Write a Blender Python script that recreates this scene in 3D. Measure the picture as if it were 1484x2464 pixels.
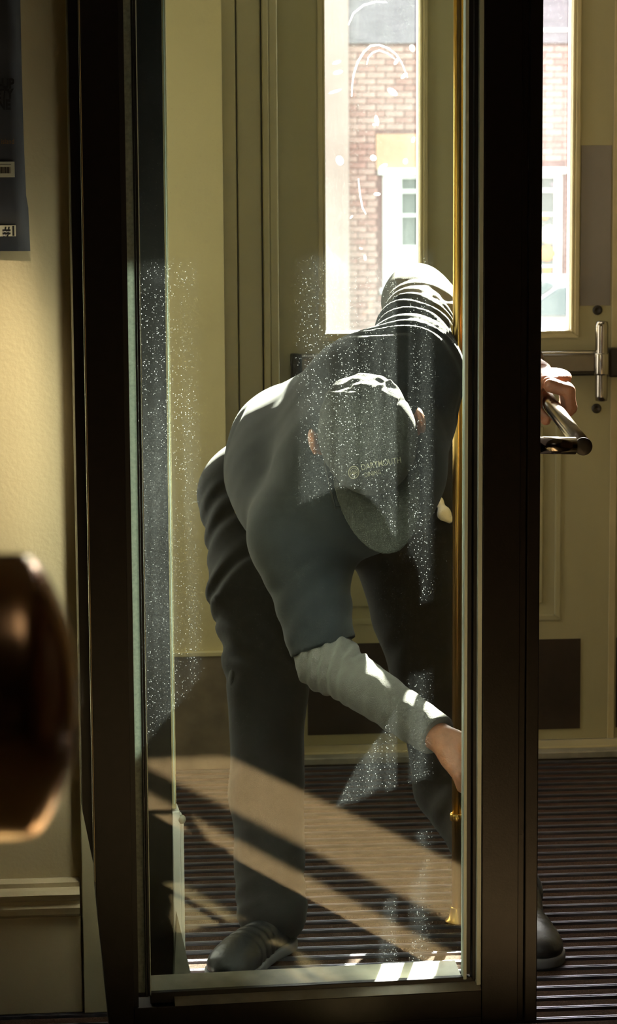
import bpy, bmesh, math, random
import numpy as np
from mathutils import Vector, Matrix
random.seed(7); np.random.seed(7)
for o in list(bpy.data.objects): bpy.data.objects.remove(o)
SC = bpy.context.scene; COL = SC.collection

# ------------------------------------------------------------------ camera
W_, H_, FPX = 1484, 2464, 6000.0
ROLL = -0.006
YAW, PITCH, CAMH = math.radians(5.0), math.radians(7.8), 1.5
cp, sp = math.cos(PITCH), math.sin(PITCH)
HD = Vector((math.sin(YAW), math.cos(YAW), 0)); RT = Vector((math.cos(YAW), -math.sin(YAW), 0))
FW = HD*cp + Vector((0,0,-sp)); UP = HD*sp + Vector((0,0,cp)); CAM = Vector((0,0,CAMH))
cd = bpy.data.cameras.new('camera'); cam = bpy.data.objects.new('camera', cd); COL.objects.link(cam)
cd.sensor_fit = 'VERTICAL'; cd.sensor_height = 36; cd.sensor_width = 36*W_/H_; cd.lens = FPX/H_*36
cam.location = CAM
cam.rotation_euler = (Matrix((( RT.x, UP.x, -FW.x),(RT.y, UP.y, -FW.y),(RT.z, UP.z, -FW.z))) @ Matrix.Rotation(ROLL, 3, 'Z')).to_euler()
cd.dof.use_dof = True; cd.dof.focus_distance = 4.35; cd.dof.aperture_fstop = 13
cd.clip_end = 300; SC.camera = cam

# ------------------------------------------------------------------ world, sun, lamps, exposure
SUN_EL = math.radians(31.5); SUN_SLOPE = 0.208
SUN_E, SKY_S, VEST_W, HALL_W, SPOT_W = 135.0, 1.3, 4.0, 2.0, 500.0
SC.view_settings.view_transform = 'Standard'; SC.view_settings.look = 'None'
SC.view_settings.gamma = 1; SC.view_settings.exposure = 0.0
try: SC.view_settings.use_curve_mapping = False
except Exception: pass
w = bpy.data.worlds.new('sky'); SC.world = w; w.use_nodes = True
nt = w.node_tree; bg = nt.nodes['Background']
sk = nt.nodes.new('ShaderNodeTexSky'); sk.sky_type = 'NISHITA'; sk.sun_disc = False
ldir_cam = Vector((-SUN_SLOPE, -1.0)).normalized()            # light travel, (right, heading)
LH = RT*ldir_cam.x + HD*ldir_cam.y
LD = (LH*math.cos(SUN_EL) + Vector((0,0,-math.sin(SUN_EL)))).normalized()
sk.sun_elevation = SUN_EL; sk.sun_rotation = math.atan2(-LH.x, -LH.y)
sk.air_density = 1.0; sk.dust_density = 2.0
hs = nt.nodes.new('ShaderNodeHueSaturation'); hs.inputs['Saturation'].default_value = 0.30
nt.links.new(sk.outputs[0], hs.inputs['Color']); nt.links.new(hs.outputs[0], bg.inputs[0]); bg.inputs[1].default_value = SKY_S
sl = bpy.data.lights.new('sun', 'SUN'); so = bpy.data.objects.new('sun', sl); COL.objects.link(so)
sl.energy = SUN_E; sl.angle = math.radians(0.55); sl.color = (1.0, 0.93, 0.82)
so.rotation_euler = LD.to_track_quat('-Z', 'Y').to_euler(); so.location = -LD*20

def lamp(name, kind, loc, target, energy, color, size=0.5, size_y=None, blend=0.5, cone=60):
    l = bpy.data.lights.new(name, kind); o = bpy.data.objects.new(name, l); COL.objects.link(o)
    o.location = loc; d = Vector(target)-Vector(loc); o.rotation_euler = d.to_track_quat('-Z','Y').to_euler()
    l.energy = energy; l.color = color
    if kind == 'AREA':
        l.size = size
        if size_y: l.shape = 'RECTANGLE'; l.size_y = size_y
    if kind == 'SPOT': l.spot_blend = blend; l.spot_size = math.radians(cone); l.shadow_soft_size = size
    return o
lamp('vestibule_fill', 'AREA', (0.6, 5.80, 2.90), (0.6, 6.3, 0.6), VEST_W, (1.0, 0.92, 0.72), 1.0, 0.5)  # added overhead fill for the vestibule walls
lamp('hall_fill', 'AREA', (0.6, 0.6, 2.95), (0.6, 1.4, 0), HALL_W, (1.0, 0.86, 0.68), 0.9, 0.9)  # added overhead fill for the enclosed hall
# a small ceiling downlight washing the hall wall
lamp('downlight_lamp', 'SPOT', (-0.15, 3.80, 2.95), (-0.15, 4.42, 0.93), SPOT_W, (1.0, 0.84, 0.58), 0.03, blend=1.0, cone=6.6)
lamp('side_fill_light', 'AREA', (-0.56, 5.72, 1.15), (0.5, 5.2, 1.05), 20.0, (1.0, 0.94, 0.80), 0.7, 1.5)  # added fill from the left, brightens the man's flank

# ------------------------------------------------------------------ pixel rays
def ray(px, py):
    a, b = (px-W_/2)/FPX, -(py-H_/2)/FPX; c, s = math.cos(ROLL), math.sin(ROLL)
    return FW + RT*(a*c-b*s) + UP*(a*s+b*c)
def P(px, py, D):                                            # point at horizontal distance D along the heading
    r = ray(px, py); return CAM + r*(D/r.dot(HD))
def PY(px, py, y):                                           # point on world plane y
    r = ray(px, py); return CAM + r*(y/r.y)
def PF(px, py, z=0):                                         # point on the floor
    r = ray(px, py); return CAM + r*((z-CAMH)/r.z)
def S(D): return FPX/D                                       # px per metre (approx.)

# ------------------------------------------------------------------ materials
def mat(name, col, rough=0.6, metal=0.0, noise=0.0, nscale=20.0, bump=0.0, bscale=60.0, stretch=(1,1,1), spec=0.5, sheen=0.0, col2=None, trans=0.0):
    m = bpy.data.materials.new(name); m.use_nodes = True; n = m.node_tree; b = n.nodes['Principled BSDF']
    b.inputs['Base Color'].default_value = (*col, 1); b.inputs['Roughness'].default_value = rough
    b.inputs['Metallic'].default_value = metal
    b.inputs['Specular IOR Level'].default_value = spec
    if sheen: b.inputs['Sheen Weight'].default_value = sheen
    tc = n.nodes.new('ShaderNodeTexCoord'); mp = n.nodes.new('ShaderNodeMapping'); mp.inputs['Scale'].default_value = stretch
    n.links.new(tc.outputs['Object'], mp.inputs[0])
    if noise or col2:
        t = n.nodes.new('ShaderNodeTexNoise'); t.inputs['Scale'].default_value = nscale; t.inputs['Detail'].default_value = 5
        n.links.new(mp.outputs[0], t.inputs['Vector'])
        r = n.nodes.new('ShaderNodeValToRGB'); r.color_ramp.elements[0].position = .3; r.color_ramp.elements[1].position = .7
        c2 = col2 if col2 else tuple(min(1, c*(1+noise)) for c in col)
        c1 = col if col2 else tuple(c*(1-noise) for c in col)
        r.color_ramp.elements[0].color = (*c1,1); r.color_ramp.elements[1].color = (*c2,1)
        n.links.new(t.outputs[0], r.inputs[0]); n.links.new(r.outputs[0], b.inputs['Base Color'])
    if bump:
        t = n.nodes.new('ShaderNodeTexNoise'); t.inputs['Scale'].default_value = bscale; t.inputs['Detail'].default_value = 6
        n.links.new(mp.outputs[0], t.inputs['Vector'])
        bp = n.nodes.new('ShaderNodeBump'); bp.inputs['Strength'].default_value = bump; bp.inputs['Distance'].default_value = 0.004
        n.links.new(t.outputs[0], bp.inputs['Height']); n.links.new(bp.outputs[0], b.inputs['Normal'])
    if trans:
        out = n.nodes['Material Output']; tr = n.nodes.new('ShaderNodeBsdfTranslucent'); mx = n.nodes.new('ShaderNodeMixShader')
        tr.inputs[0].default_value = (*col,1); mx.inputs[0].default_value = trans
        n.links.new(b.outputs[0], mx.inputs[1]); n.links.new(tr.outputs[0], mx.inputs[2]); n.links.new(mx.outputs[0], out.inputs[0])
    return m
M = {}
M['wall'] = mat('painted_plaster', (0.50,0.42,0.25), 0.55, noise=.05, nscale=4, bump=.15, bscale=120)
M['wall_v'] = mat('vestibule_paint', (0.50,0.425,0.215), 0.5, noise=.04, nscale=5, bump=.1, bscale=120)
M['trim'] = mat('trim_paint', (0.40,0.36,0.22), 0.45, noise=.05, nscale=6, bump=.1, bscale=80)
M['doorp'] = mat('door_paint', (0.33,0.30,0.17), 0.42, noise=.06, nscale=5, bump=.1, bscale=80, stretch=(1,1,.3))
M['base'] = mat('brown_tile', (0.17,0.13,0.08), 0.4, noise=.3, nscale=14, bump=.2)
M['kick'] = mat('kick_metal', (0.05,0.036,0.026), 0.4, metal=.5, noise=.2, nscale=12)
M['black'] = mat('bronze_anodised', (0.0075,0.0055,0.0045), 0.38, metal=.0, spec=.35, noise=.25, nscale=60, bump=.05, bscale=300)
M['rubber'] = mat('black_gasket', (0.008,0.008,0.009), 0.5)
M['bead'] = mat('grey_bead', (0.60,0.70,0.64), 0.5, noise=.12, nscale=9, stretch=(1,1,.4))
M['ledge'] = mat('satin_ledge', (0.30,0.28,0.22), 0.4, noise=.25, nscale=20, metal=.2)
M['olive'] = mat('olive_edge', (0.42,0.36,0.20), 0.4, noise=.1, nscale=9)
M['carpet'] = mat('hall_carpet', (0.26,0.18,0.095), 0.95, noise=.3, nscale=260, bump=.8, bscale=400, spec=.1)
M['strip'] = mat('mat_carpet', (0.050,0.027,0.018), 0.95, noise=.5, nscale=240, bump=.9, bscale=420, spec=.1)
M['alu'] = mat('mat_rail', (0.24,0.24,0.29), 0.4, metal=.9, noise=.15, nscale=30)
M['steel'] = mat('satin_steel', (0.50,0.47,0.42), 0.25, metal=1, noise=.06, nscale=40, stretch=(1,1,8))
M['chrome'] = mat('dark_chrome', (0.32,0.29,0.25), 0.16, metal=1, noise=.05, nscale=30)
M['railmet'] = mat('dark_steel', (0.20,0.175,0.145), 0.33, metal=1, noise=.06, nscale=30)
M['plate'] = mat('grey_plate', (0.20,0.18,0.165), 0.4, metal=.2, noise=.15, nscale=4)
M['darkmet'] = mat('dark_cap', (0.03,0.025,0.02), 0.45, metal=.3)
M['brass'] = mat('brass', (0.85,0.53,0.14), 0.28, metal=1, noise=.12, nscale=12, stretch=(1,1,.2))
M['bronze'] = mat('polished_bronze', (0.50,0.31,0.17), 0.2, metal=1, noise=.15, nscale=9)
M['white'] = mat('white_paint', (0.8,0.79,0.74), 0.5, noise=.04, nscale=10)
M['poster'] = mat('poster_black', (0.042,0.044,0.052), 0.42, noise=.15, nscale=14)
M['ink'] = mat('ink_black', (0.006,0.006,0.007), 0.5)
M['label'] = mat('label_paper', (0.40,0.38,0.28), 0.6)
M['orange'] = mat('orange_ink', (0.20,0.10,0.02), 0.6)
M['shirt'] = mat('polo_knit', (0.021,0.025,0.030), 0.85, noise=.12, nscale=40, bump=.25, bscale=900, spec=.2, sheen=.15)
M['under'] = mat('grey_jersey', (0.145,0.14,0.13), 0.9, noise=.10, nscale=60, bump=.5, bscale=600, spec=.15, sheen=.2)
M['trouser'] = mat('trouser_twill', (0.013,0.011,0.0105), 0.8, noise=.2, nscale=60, bump=.2, bscale=900, spec=.25, sheen=.1)
M['cap'] = mat('cap_cotton', (0.042,0.043,0.037), 0.85, noise=.12, nscale=60, bump=.5, bscale=600, spec=.15, sheen=.1)
M['skin'] = mat('skin', (0.30,0.125,0.065), 0.5, noise=.15, nscale=60, bump=.3, bscale=180)
M['skin'].node_tree.nodes['Principled BSDF'].inputs['Subsurface Weight'].default_value = .12
M['skin'].node_tree.nodes['Principled BSDF'].inputs['Subsurface Scale'].default_value = .01
M['thread'] = mat('embroidery', (0.34,0.32,0.23), 0.7)
M['shoe'] = mat('shoe_leather', (0.016,0.016,0.018), 0.38, noise=.2, nscale=30, bump=.3)
M['sole'] = mat('shoe_sole', (0.10,0.10,0.11), 0.6)
M['yellow'] = mat('yellow_tag', (0.75,0.5,0.03), 0.5)
M['plastic'] = mat('black_plastic', (0.012,0.012,0.012), 0.35)
M['cloth'] = mat('white_cloth', (0.75,0.75,0.72), 0.9, noise=.05, nscale=30, bump=.4)
M['eye'] = mat('eye_white', (0.7,0.68,0.62), 0.3)
M['brick'] = mat('red_brick', (0.44,0.27,0.23), 0.9, noise=.25, nscale=9, bump=.4)
M['brick2'] = mat('dark_brick', (0.38,0.20,0.17), 0.9, noise=.25, nscale=9, bump=.4)
M['mortar'] = mat('mortar', (0.22,0.11,0.10), 0.95, noise=.1)
M['stone'] = mat('pale_pink_stone', (0.47,0.34,0.29), 0.85, noise=.05, nscale=3)
M['slate'] = mat('lilac_slate', (0.24,0.20,0.23), 0.8, noise=.15, nscale=3, stretch=(1,1,4))
M['tan'] = mat('tan_panel', (0.62,0.36,0.22), 0.8, noise=.05)
M['road'] = mat('asphalt', (0.17,0.165,0.16), 0.95, noise=.15, nscale=4)
M['carwhite'] = mat('car_paint', (0.8,0.8,0.8), 0.25)
M['tyre'] = mat('tyre', (0.02,0.02,0.02), 0.8)
M['shopglass'] = mat('shop_interior_glass', (0.13,0.14,0.13), 0.2)
M['paper'] = mat('orange_paper', (0.75,0.33,0.08), 0.8, noise=.15, nscale=6)
M['cream'] = mat('cream_paper', (0.75,0.68,0.45), 0.8)
M['teal'] = mat('car_glass', (0.12,0.17,0.17), 0.1)
M['wood'] = mat('dark_wood', (0.09,0.05,0.03), 0.4, noise=.3, nscale=8, stretch=(8,1,1))
M['ceil'] = mat('ceiling_paint', (0.20,0.18,0.14), 0.8)
M['lampd'] = mat('lamp_diffuser', (0.8,0.78,0.7), 0.5)

def glass_mat(name, tint, dust, speck, streak, refl=1.0, smear=0.0):
    m = bpy.data.materials.new(name); m.use_nodes = True; n = m.node_tree; L = n.links
    for x in list(n.nodes): n.nodes.remove(x)
    out = n.nodes.new('ShaderNodeOutputMaterial')
    tr = n.nodes.new('ShaderNodeBsdfTransparent'); tr.inputs[0].default_value = (*tint,1)
    gl = n.nodes.new('ShaderNodeBsdfGlossy'); gl.inputs['Roughness'].default_value = 0.0
    fr = n.nodes.new('ShaderNodeFresnel'); fr.inputs[0].default_value = 1.5
    fm = n.nodes.new('ShaderNodeMath'); fm.operation='MULTIPLY'; fm.inputs[1].default_value = refl; L.new(fr.outputs[0], fm.inputs[0])
    m1 = n.nodes.new('ShaderNodeMixShader'); L.new(fm.outputs[0], m1.inputs[0]); L.new(tr.outputs[0], m1.inputs[1]); L.new(gl.outputs[0], m1.inputs[2])
    tl = n.nodes.new('ShaderNodeBsdfTranslucent'); tl.inputs[0].default_value = (.75,.85,.85,1)
    df = n.nodes.new('ShaderNodeBsdfDiffuse'); df.inputs[0].default_value = (.6,.62,.58,1)
    m2 = n.nodes.new('ShaderNodeMixShader'); m2.inputs[0].default_value = .35; L.new(tl.outputs[0], m2.inputs[1]); L.new(df.outputs[0], m2.inputs[2])
    tc = n.nodes.new('ShaderNodeTexCoord')
    def noise(scale, detail, mapping):
        mp = n.nodes.new('ShaderNodeMapping'); mp.inputs['Scale'].default_value = mapping; L.new(tc.outputs['Object'], mp.inputs[0])
        t = n.nodes.new('ShaderNodeTexNoise'); t.inputs['Scale'].default_value = scale; t.inputs['Detail'].default_value = detail
        L.new(mp.outputs[0], t.inputs['Vector']); return t.outputs[0]
    def rng(src, a, b, c, d):
        r = n.nodes.new('ShaderNodeMapRange'); r.inputs[1].default_value=a; r.inputs[2].default_value=b; r.inputs[3].default_value=c; r.inputs[4].default_value=d
        L.new(src, r.inputs[0]); return r.outputs[0]
    def math_(op, a, b):
        x = n.nodes.new('ShaderNodeMath'); x.operation = op
        for i, v in enumerate((a, b)):
            if isinstance(v, (int, float)): x.inputs[i].default_value = v
            else: L.new(v, x.inputs[i])
        return x.outputs[0]
    patch = rng(noise(2.2, 4, (1,1,1)), .38, .62, .35, 1.5)
    stre = rng(noise(30, 3, (1,1,.03)), .35, .65, 1-streak, 1+streak)
    grain = rng(noise(520, 2, (1,1,1)), .35, .65, .45, 1.55)
    base = math_('MULTIPLY', math_('MULTIPLY', math_('MULTIPLY', patch, stre), grain), dust)
    # speckles: voronoi dots of random size
    vo = n.nodes.new('ShaderNodeTexVoronoi'); vo.inputs['Scale'].default_value = 430; L.new(tc.outputs['Object'], vo.inputs['Vector'])
    sep = n.nodes.new('ShaderNodeSeparateColor'); L.new(vo.outputs['Color'], sep.inputs[0])
    size = rng(sep.outputs[0], .79, 1.0, 0.04, .36)
    dot = math_('LESS_THAN', vo.outputs['Distance'], size)
    dens = rng(noise(5, 4, (1,1,.6)), .36, .62, .1, 1.0)
    spk = math_('MULTIPLY', math_('MULTIPLY', dot, dens), speck)
    fac = math_('ADD', base, spk)
    if smear:
        wv = n.nodes.new('ShaderNodeTexWave'); wv.wave_type='RINGS'; wv.inputs['Scale'].default_value = 1.7; wv.inputs['Distortion'].default_value = 5; wv.inputs['Detail'].default_value = 3
        L.new(tc.outputs['Object'], wv.inputs['Vector'])
        sm = rng(wv.outputs['Fac'] if 'Fac' in wv.outputs else wv.outputs[1], .9, 1.0, 0.0, smear)
        fac = math_('ADD', fac, sm)
    m3 = n.nodes.new('ShaderNodeMixShader'); L.new(fac, m3.inputs[0]); L.new(m1.outputs[0], m3.inputs[1]); L.new(m2.outputs[0], m3.inputs[2])
    L.new(m3.outputs[0], out.inputs[0]); return m
M['glass'] = glass_mat('dusty_glass', (.90,.95,.92), 0.0018, 0.12, 0.7, 0.85)
M['doorglass'] = glass_mat('door_glass', (.97,.97,.95), 0.008, 0.06, 0.2, 0.6)

# ------------------------------------------------------------------ object helpers
def link(name, me, m=None, parent=None, smooth=False):
    o = bpy.data.objects.new(name, me); COL.objects.link(o)
    if m is not None and not me.materials: me.materials.append(m)
    if parent is not None: o.parent = parent
    if smooth:
        for p in me.polygons: p.use_smooth = True
    return o
def empty(name, loc=(0,0,0), rz=0):
    o = bpy.data.objects.new(name, None); COL.objects.link(o); o.location = loc; o.rotation_euler = (0,0,rz); o.empty_display_size=.1
    bpy.context.view_layer.update(); return o
def tag(o, label=None, cat=None, group=None, kind=None):
    if label: o['label'] = label
    if cat: o['category'] = cat
    if group: o['group'] = group
    if kind: o['kind'] = kind
    return o
def box_bm(bm, x0,x1,y0,y1,z0,z1):
    vs = [bm.verts.new(v) for v in ((x0,y0,z0),(x1,y0,z0),(x1,y1,z0),(x0,y1,z0),(x0,y0,z1),(x1,y0,z1),(x1,y1,z1),(x0,y1,z1))]
    for f in ((0,3,2,1),(4,5,6,7),(0,1,5,4),(1,2,6,5),(2,3,7,6),(3,0,4,7)): bm.faces.new([vs[i] for i in f])
def box(name, x0,x1,y0,y1,z0,z1, m, parent=None, bevel=0.0, kind=None):
    bm = bmesh.new(); box_bm(bm, min(x0,x1),max(x0,x1),min(y0,y1),max(y0,y1),min(z0,z1),max(z0,z1))
    if bevel: bmesh.ops.bevel(bm, geom=bm.edges[:]+bm.verts[:], offset=bevel, segments=2, affect='EDGES', profile=.5)
    me = bpy.data.meshes.new(name); bm.to_mesh(me); bm.free()
    o = link(name, me, m, parent)
    if kind: o['kind'] = kind
    return o
def prism(name, pts, y0, y1, m, parent=None, bevel=0):
    """polygon in local (x,z) extruded along y"""
    bm = bmesh.new(); a = [bm.verts.new((x,y0,z)) for x,z in pts]; b = [bm.verts.new((x,y1,z)) for x,z in pts]
    bm.faces.new(a); bm.faces.new(b[::-1]); n = len(pts)
    for i in range(n): bm.faces.new((a[i], b[i], b[(i+1)%n], a[(i+1)%n]))
    bmesh.ops.recalc_face_normals(bm, faces=bm.faces[:])
    if bevel: bmesh.ops.bevel(bm, geom=bm.edges[:], offset=bevel, segments=2, affect='EDGES')
    me = bpy.data.meshes.new(name); bm.to_mesh(me); bm.free(); return link(name, me, m, parent)
def tube(name, pts, r, m, parent=None, seg=24, cap_bevel=0.0):
    """swept round tube through pts; mitred corners"""
    pts = [Vector(p) for p in pts]; bm = bmesh.new(); rings = []
    up = Vector((0,0,1))
    for i, p in enumerate(pts):
        d0 = (p-pts[i-1]).normalized() if i else (pts[1]-p).normalized()
        d1 = (pts[i+1]-p).normalized() if i < len(pts)-1 else d0
        d = (d0+d1).normalized(); k = 1/max(.35, d.dot(d0))
        ref = up if abs(d.dot(up)) < .95 else Vector((1,0,0))
        a = d.cross(ref).normalized(); b = a.cross(d).normalized()
        rad = r[i] if isinstance(r, (list, tuple)) else r
        turn = d1-d0
        ring = []
        for s in range(seg):
            t = 2*math.pi*s/seg; v = a*math.cos(t)*rad + b*math.sin(t)*rad
            if turn.length > 1e-4:
                tn = turn.normalized(); v = v + tn*v.dot(tn)*(k-1)
            ring.append(bm.verts.new(p+v))
        rings.append(ring)
    for i in range(len(rings)-1):
        for s in range(seg): bm.faces.new((rings[i][s], rings[i][(s+1)%seg], rings[i+1][(s+1)%seg], rings[i+1][s]))
    bm.faces.new(rings[0][::-1]); bm.faces.new(rings[-1])
    bmesh.ops.recalc_face_normals(bm, faces=bm.faces[:])
    me = bpy.data.meshes.new(name); bm.to_mesh(me); bm.free(); o = link(name, me, m, parent)
    for p in me.polygons: p.use_smooth = len(p.vertices) == 4
    return o
def lathe(name, prof, origin, axis, m, parent=None, seg=48):
    """prof: list of (distance along axis, radius)"""
    axis = Vector(axis).normalized(); ref = Vector((0,0,1)) if abs(axis.z) < .9 else Vector((1,0,0))
    a = axis.cross(ref).normalized(); b = a.cross(axis); origin = Vector(origin); bm = bmesh.new(); rings = []
    for h, r in prof:
        rings.append([bm.verts.new(origin+axis*h+a*math.cos(2*math.pi*s/seg)*r+b*math.sin(2*math.pi*s/seg)*r) for s in range(seg)])
    for i in range(len(rings)-1):
        for s in range(seg): bm.faces.new((rings[i][s], rings[i][(s+1)%seg], rings[i+1][(s+1)%seg], rings[i+1][s]))
    bm.faces.new(rings[0][::-1]); bm.faces.new(rings[-1]); bmesh.ops.recalc_face_normals(bm, faces=bm.faces[:])
    me = bpy.data.meshes.new(name); bm.to_mesh(me); bm.free(); return link(name, me, m, parent, smooth=True)
def text_mesh(body, size=1.0, bold=0.0, extrude=0.0):
    cu = bpy.data.curves.new('t', 'FONT'); cu.body = body; cu.size = size; cu.align_x = 'LEFT'; cu.offset = bold; cu.extrude = extrude
    o = bpy.data.objects.new('t', cu); COL.objects.link(o); bpy.context.view_layer.update()
    me = bpy.data.meshes.new_from_object(o.evaluated_get(bpy.context.evaluated_depsgraph_get()))
    bpy.data.objects.remove(o); bpy.data.curves.remove(cu); me.materials.clear(); return me
#@@STRUCTURE
# ------------------------------------------------------------------ key planes
DOOR_Y = PF(1000, 1800).y                 # exterior door face
WALLV_Y = PF(480, 1848).y                 # nib wall of the vestibule facing the camera
PART_Y = PF(100, 2440).y + 0.02           # partition wall (hall side face)
VX0, VX1 = -0.62, 2.20
print('planes', DOOR_Y, WALLV_Y, PART_Y)
HZ = 3.0
MAT_Y0 = PART_Y - 0.30
# hall
box('floor', -2.6, 2.6, -3.0, MAT_Y0, -0.05, 0.0, M['carpet'], kind='structure')
box('floor_vestibule', -2.6, 2.6, MAT_Y0, DOOR_Y+0.35, -0.05, -0.012, M['kick'], kind='structure')
box('ceiling', -2.6, 2.6, -3.0, PART_Y+.12, HZ, HZ+.1, M['ceil'], kind='structure')
box('ceiling_vestibule', VX0-.1, VX1+.1, PART_Y+.12, DOOR_Y+.3, 2.95, 3.0, M['ceil'], kind='structure')
box('wall_left', -2.7, -2.6, -3.0, PART_Y, 0, HZ, M['wood'], kind='structure')
box('wall_right', 2.6, 2.7, -3.0, PART_Y, 0, HZ, M['wood'], kind='structure')
box('wall_rear', -2.6, 2.6, -3.1, -3.0, 0, HZ, M['wood'], kind='structure')
cas_x = PY(200, 2300, PART_Y).x           # where the casing begins
box('wall_front', -2.6, cas_x, PART_Y, PART_Y+.12, 0, HZ, M['wall'], kind='structure')
box('wall_front_right', 1.30, 2.6, PART_Y, PART_Y+.12, 0, HZ, M['wall'], kind='structure')
box('wall_header', cas_x, 1.30, PART_Y, PART_Y+.12, 2.42, HZ, M['wall'], kind='structure')
# baseboard of the left wall : tall skirting with moulded cap
zb = PY(100, 2200, PART_Y).z; zt = PY(100, 2112, PART_Y).z
bb = empty('baseboard_left', (0,0,0)); bb['kind'] = 'structure'
box('skirting_board', -2.6, cas_x-.002, PART_Y-.018, PART_Y-.0005, 0.0, zb, M['wall'], bb, .002)
hh = zt-zb
prof = [(0,0),(-.018,0),(-.026,.1*hh),(-.029,.28*hh),(-.022,.36*hh),(-.022,.45*hh),(-.030,.52*hh),(-.034,.66*hh),(-.026,.76*hh),(-.016,.80*hh),(-.016,.92*hh),(-.008,hh),(0,hh)]
bm = bmesh.new(); xa, xb = -2.6, cas_x-.004
A = [bm.verts.new((xa, PART_Y+p[0]-.0005, zb+p[1])) for p in prof]; B = [bm.verts.new((xb, PART_Y+p[0]-.0005, zb+p[1])) for p in prof]
for i in range(len(prof)-1): bm.faces.new((A[i],B[i],B[i+1],A[i+1]))
bm.faces.new(B); bm.faces.new(A[::-1]); bmesh.ops.recalc_face_normals(bm, faces=bm.faces[:])
me = bpy.data.meshes.new('cap_moulding'); bm.to_mesh(me); bm.free(); link('cap_moulding', me, M['wall'], bb)
# casing board beside the opening
cx1 = PY(300, 2300, PART_Y).x
tr = box('trim_1', cas_x, cx1, PART_Y-.024, PART_Y+.12, 0, 2.42, M['trim'], kind='structure', bevel=.002)
# vestibule walls
box('wall_vestibule_left', VX0-.1, VX0, PART_Y+.12, DOOR_Y+.3, 0, 2.95, M['wall_v'], kind='structure')
box('wall_vestibule_right', VX1, VX1+.1, PART_Y+.12, DOOR_Y+.3, 0, 2.95, M['wall_v'], kind='structure')
nx1 = PY(541, 900, WALLV_Y).x
box('wall_nib', VX0, nx1, WALLV_Y, DOOR_Y+.3, 0, 2.95, M['wall_v'], kind='structure')
zc = PY(480, 1570, WALLV_Y).z
nb = empty('baseboard_nib'); nb['kind'] = 'structure'
box('base_tile', VX0, nx1+.004, WALLV_Y-.014, WALLV_Y-.0005, 0, zc-.008, M['base'], nb, .001)
box('base_cap', VX0, nx1+.006, WALLV_Y-.018, WALLV_Y-.0005, zc-.008, zc+.004, M['wall_v'], nb, .002)
w1 = empty('added_window'); w1['kind'] = 'structure'  # unseen side window, added to dress the left fill light
box('frosted_pane', VX0+.002, VX0+.010, 5.37, 6.07, .45, 1.85, M['lampd'], w1)
for (a, b, c, d) in ((5.32,5.37,.40,1.90),(6.07,6.12,.40,1.90),(5.37,6.07,.40,.45),(5.37,6.07,1.85,1.90)): box('window_frame', VX0+.0005, VX0+.03, a, b, c, d, M['trim'], w1, .003)
# door casing: stepped jambs either side of the exterior door
dx0 = PY(672, 900, DOOR_Y).x; dx1 = PY(1474, 900, DOOR_Y).x
c2 = PY(541, 900, DOOR_Y).x
def jamb(name, xs, sgn):
    e = empty(name); e['kind'] = 'structure'
    for i, (a, b, d) in enumerate(xs):
        box('jamb_step', a, b, DOOR_Y-d, DOOR_Y+.30, 0, 2.95, M['trim'], e, .003)
    return e
q = lambda px: PY(px, 900, DOOR_Y-.05).x
jamb('trim_2', [(nx1+.001, q(572), .075), (q(572)+.004, q(632), .055), (q(632)+.003, q(650), .070), (q(652), dx0-.004, .045)], 1)

box('wall_transom', dx0, 2.12, DOOR_Y, DOOR_Y+.3, 2.92, 2.95, M['trim'], kind='structure')
th = empty('threshold'); tag(th, 'metal threshold strip under the painted exterior door', 'threshold')
box('threshold_plate', dx0-.002, 2.12, DOOR_Y-.075, DOOR_Y+.1, -.011, 0.012, M['olive'], th, .004)
box('nosing', nx1+.01, VX1-.002, DOOR_Y-.12, DOOR_Y-.077, -.011, 0.008, M['ledge'], th, .003)

# ------------------------------------------------------------------ exterior door
def X(px, y=None): return PY(px, 900, DOOR_Y).x
def Z(py): return PY(1000, py, DOOR_Y).z
door = empty('door_1', (0,0,0)); door['kind'] = 'structure'
T = .045; y0, y1 = DOOR_Y, DOOR_Y+T
zbot, ztop = 0.014, 2.91
l0, l1, r0, r1 = X(778), X(1017), X(1152), X(1379)
zl, zlt = Z(806), 2.80
box('door_stile', dx0, l0, y0, y1, zbot, ztop, M['doorp'], door)
box('door_stile', r1, dx1, y0, y1, zbot, ztop, M['doorp'], door)
box('door_mullion', l1, r0, y0, y1, zl, zlt, M['doorp'], door)
box('door_rail', l0, r1, y0, y1, zlt, ztop, M['doorp'], door)
zp1, zp0 = Z(985), Z(1500)                      # lower panel
box('door_rail', l0, r1, y0, y1, zp1, zl, M['doorp'], door)
box('door_rail', l0, r1, y0, y1, zbot, zp0, M['doorp'], door)
pl0, pl1 = X(778), X(1352)
box('door_panel', pl0, pl1, y0+.012, y1-.012, zp0, zp1, M['doorp'], door)
box('door_filler', pl1, r1, y0, y1, zp0, zp1, M['doorp'], door)
def frame_mould(x0,x1,z0,z1,wd,d0,d1,name,m):
    for a in (prism(name, [(x0,z0),(x1,z0),(x1-wd,z0+wd),(x0+wd,z0+wd)], d0, d1, m, door, .002),
              prism(name, [(x0,z1),(x0+wd,z1-wd),(x1-wd,z1-wd),(x1,z1)], d0, d1, m, door, .002),
              prism(name, [(x0,z0),(x0+wd,z0+wd),(x0+wd,z1-wd),(x0,z1)], d0, d1, m, door, .002),
              prism(name, [(x1,z0),(x1,z1),(x1-wd,z1-wd),(x1-wd,z0+wd)], d0, d1, m, door, .002)): pass
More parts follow.
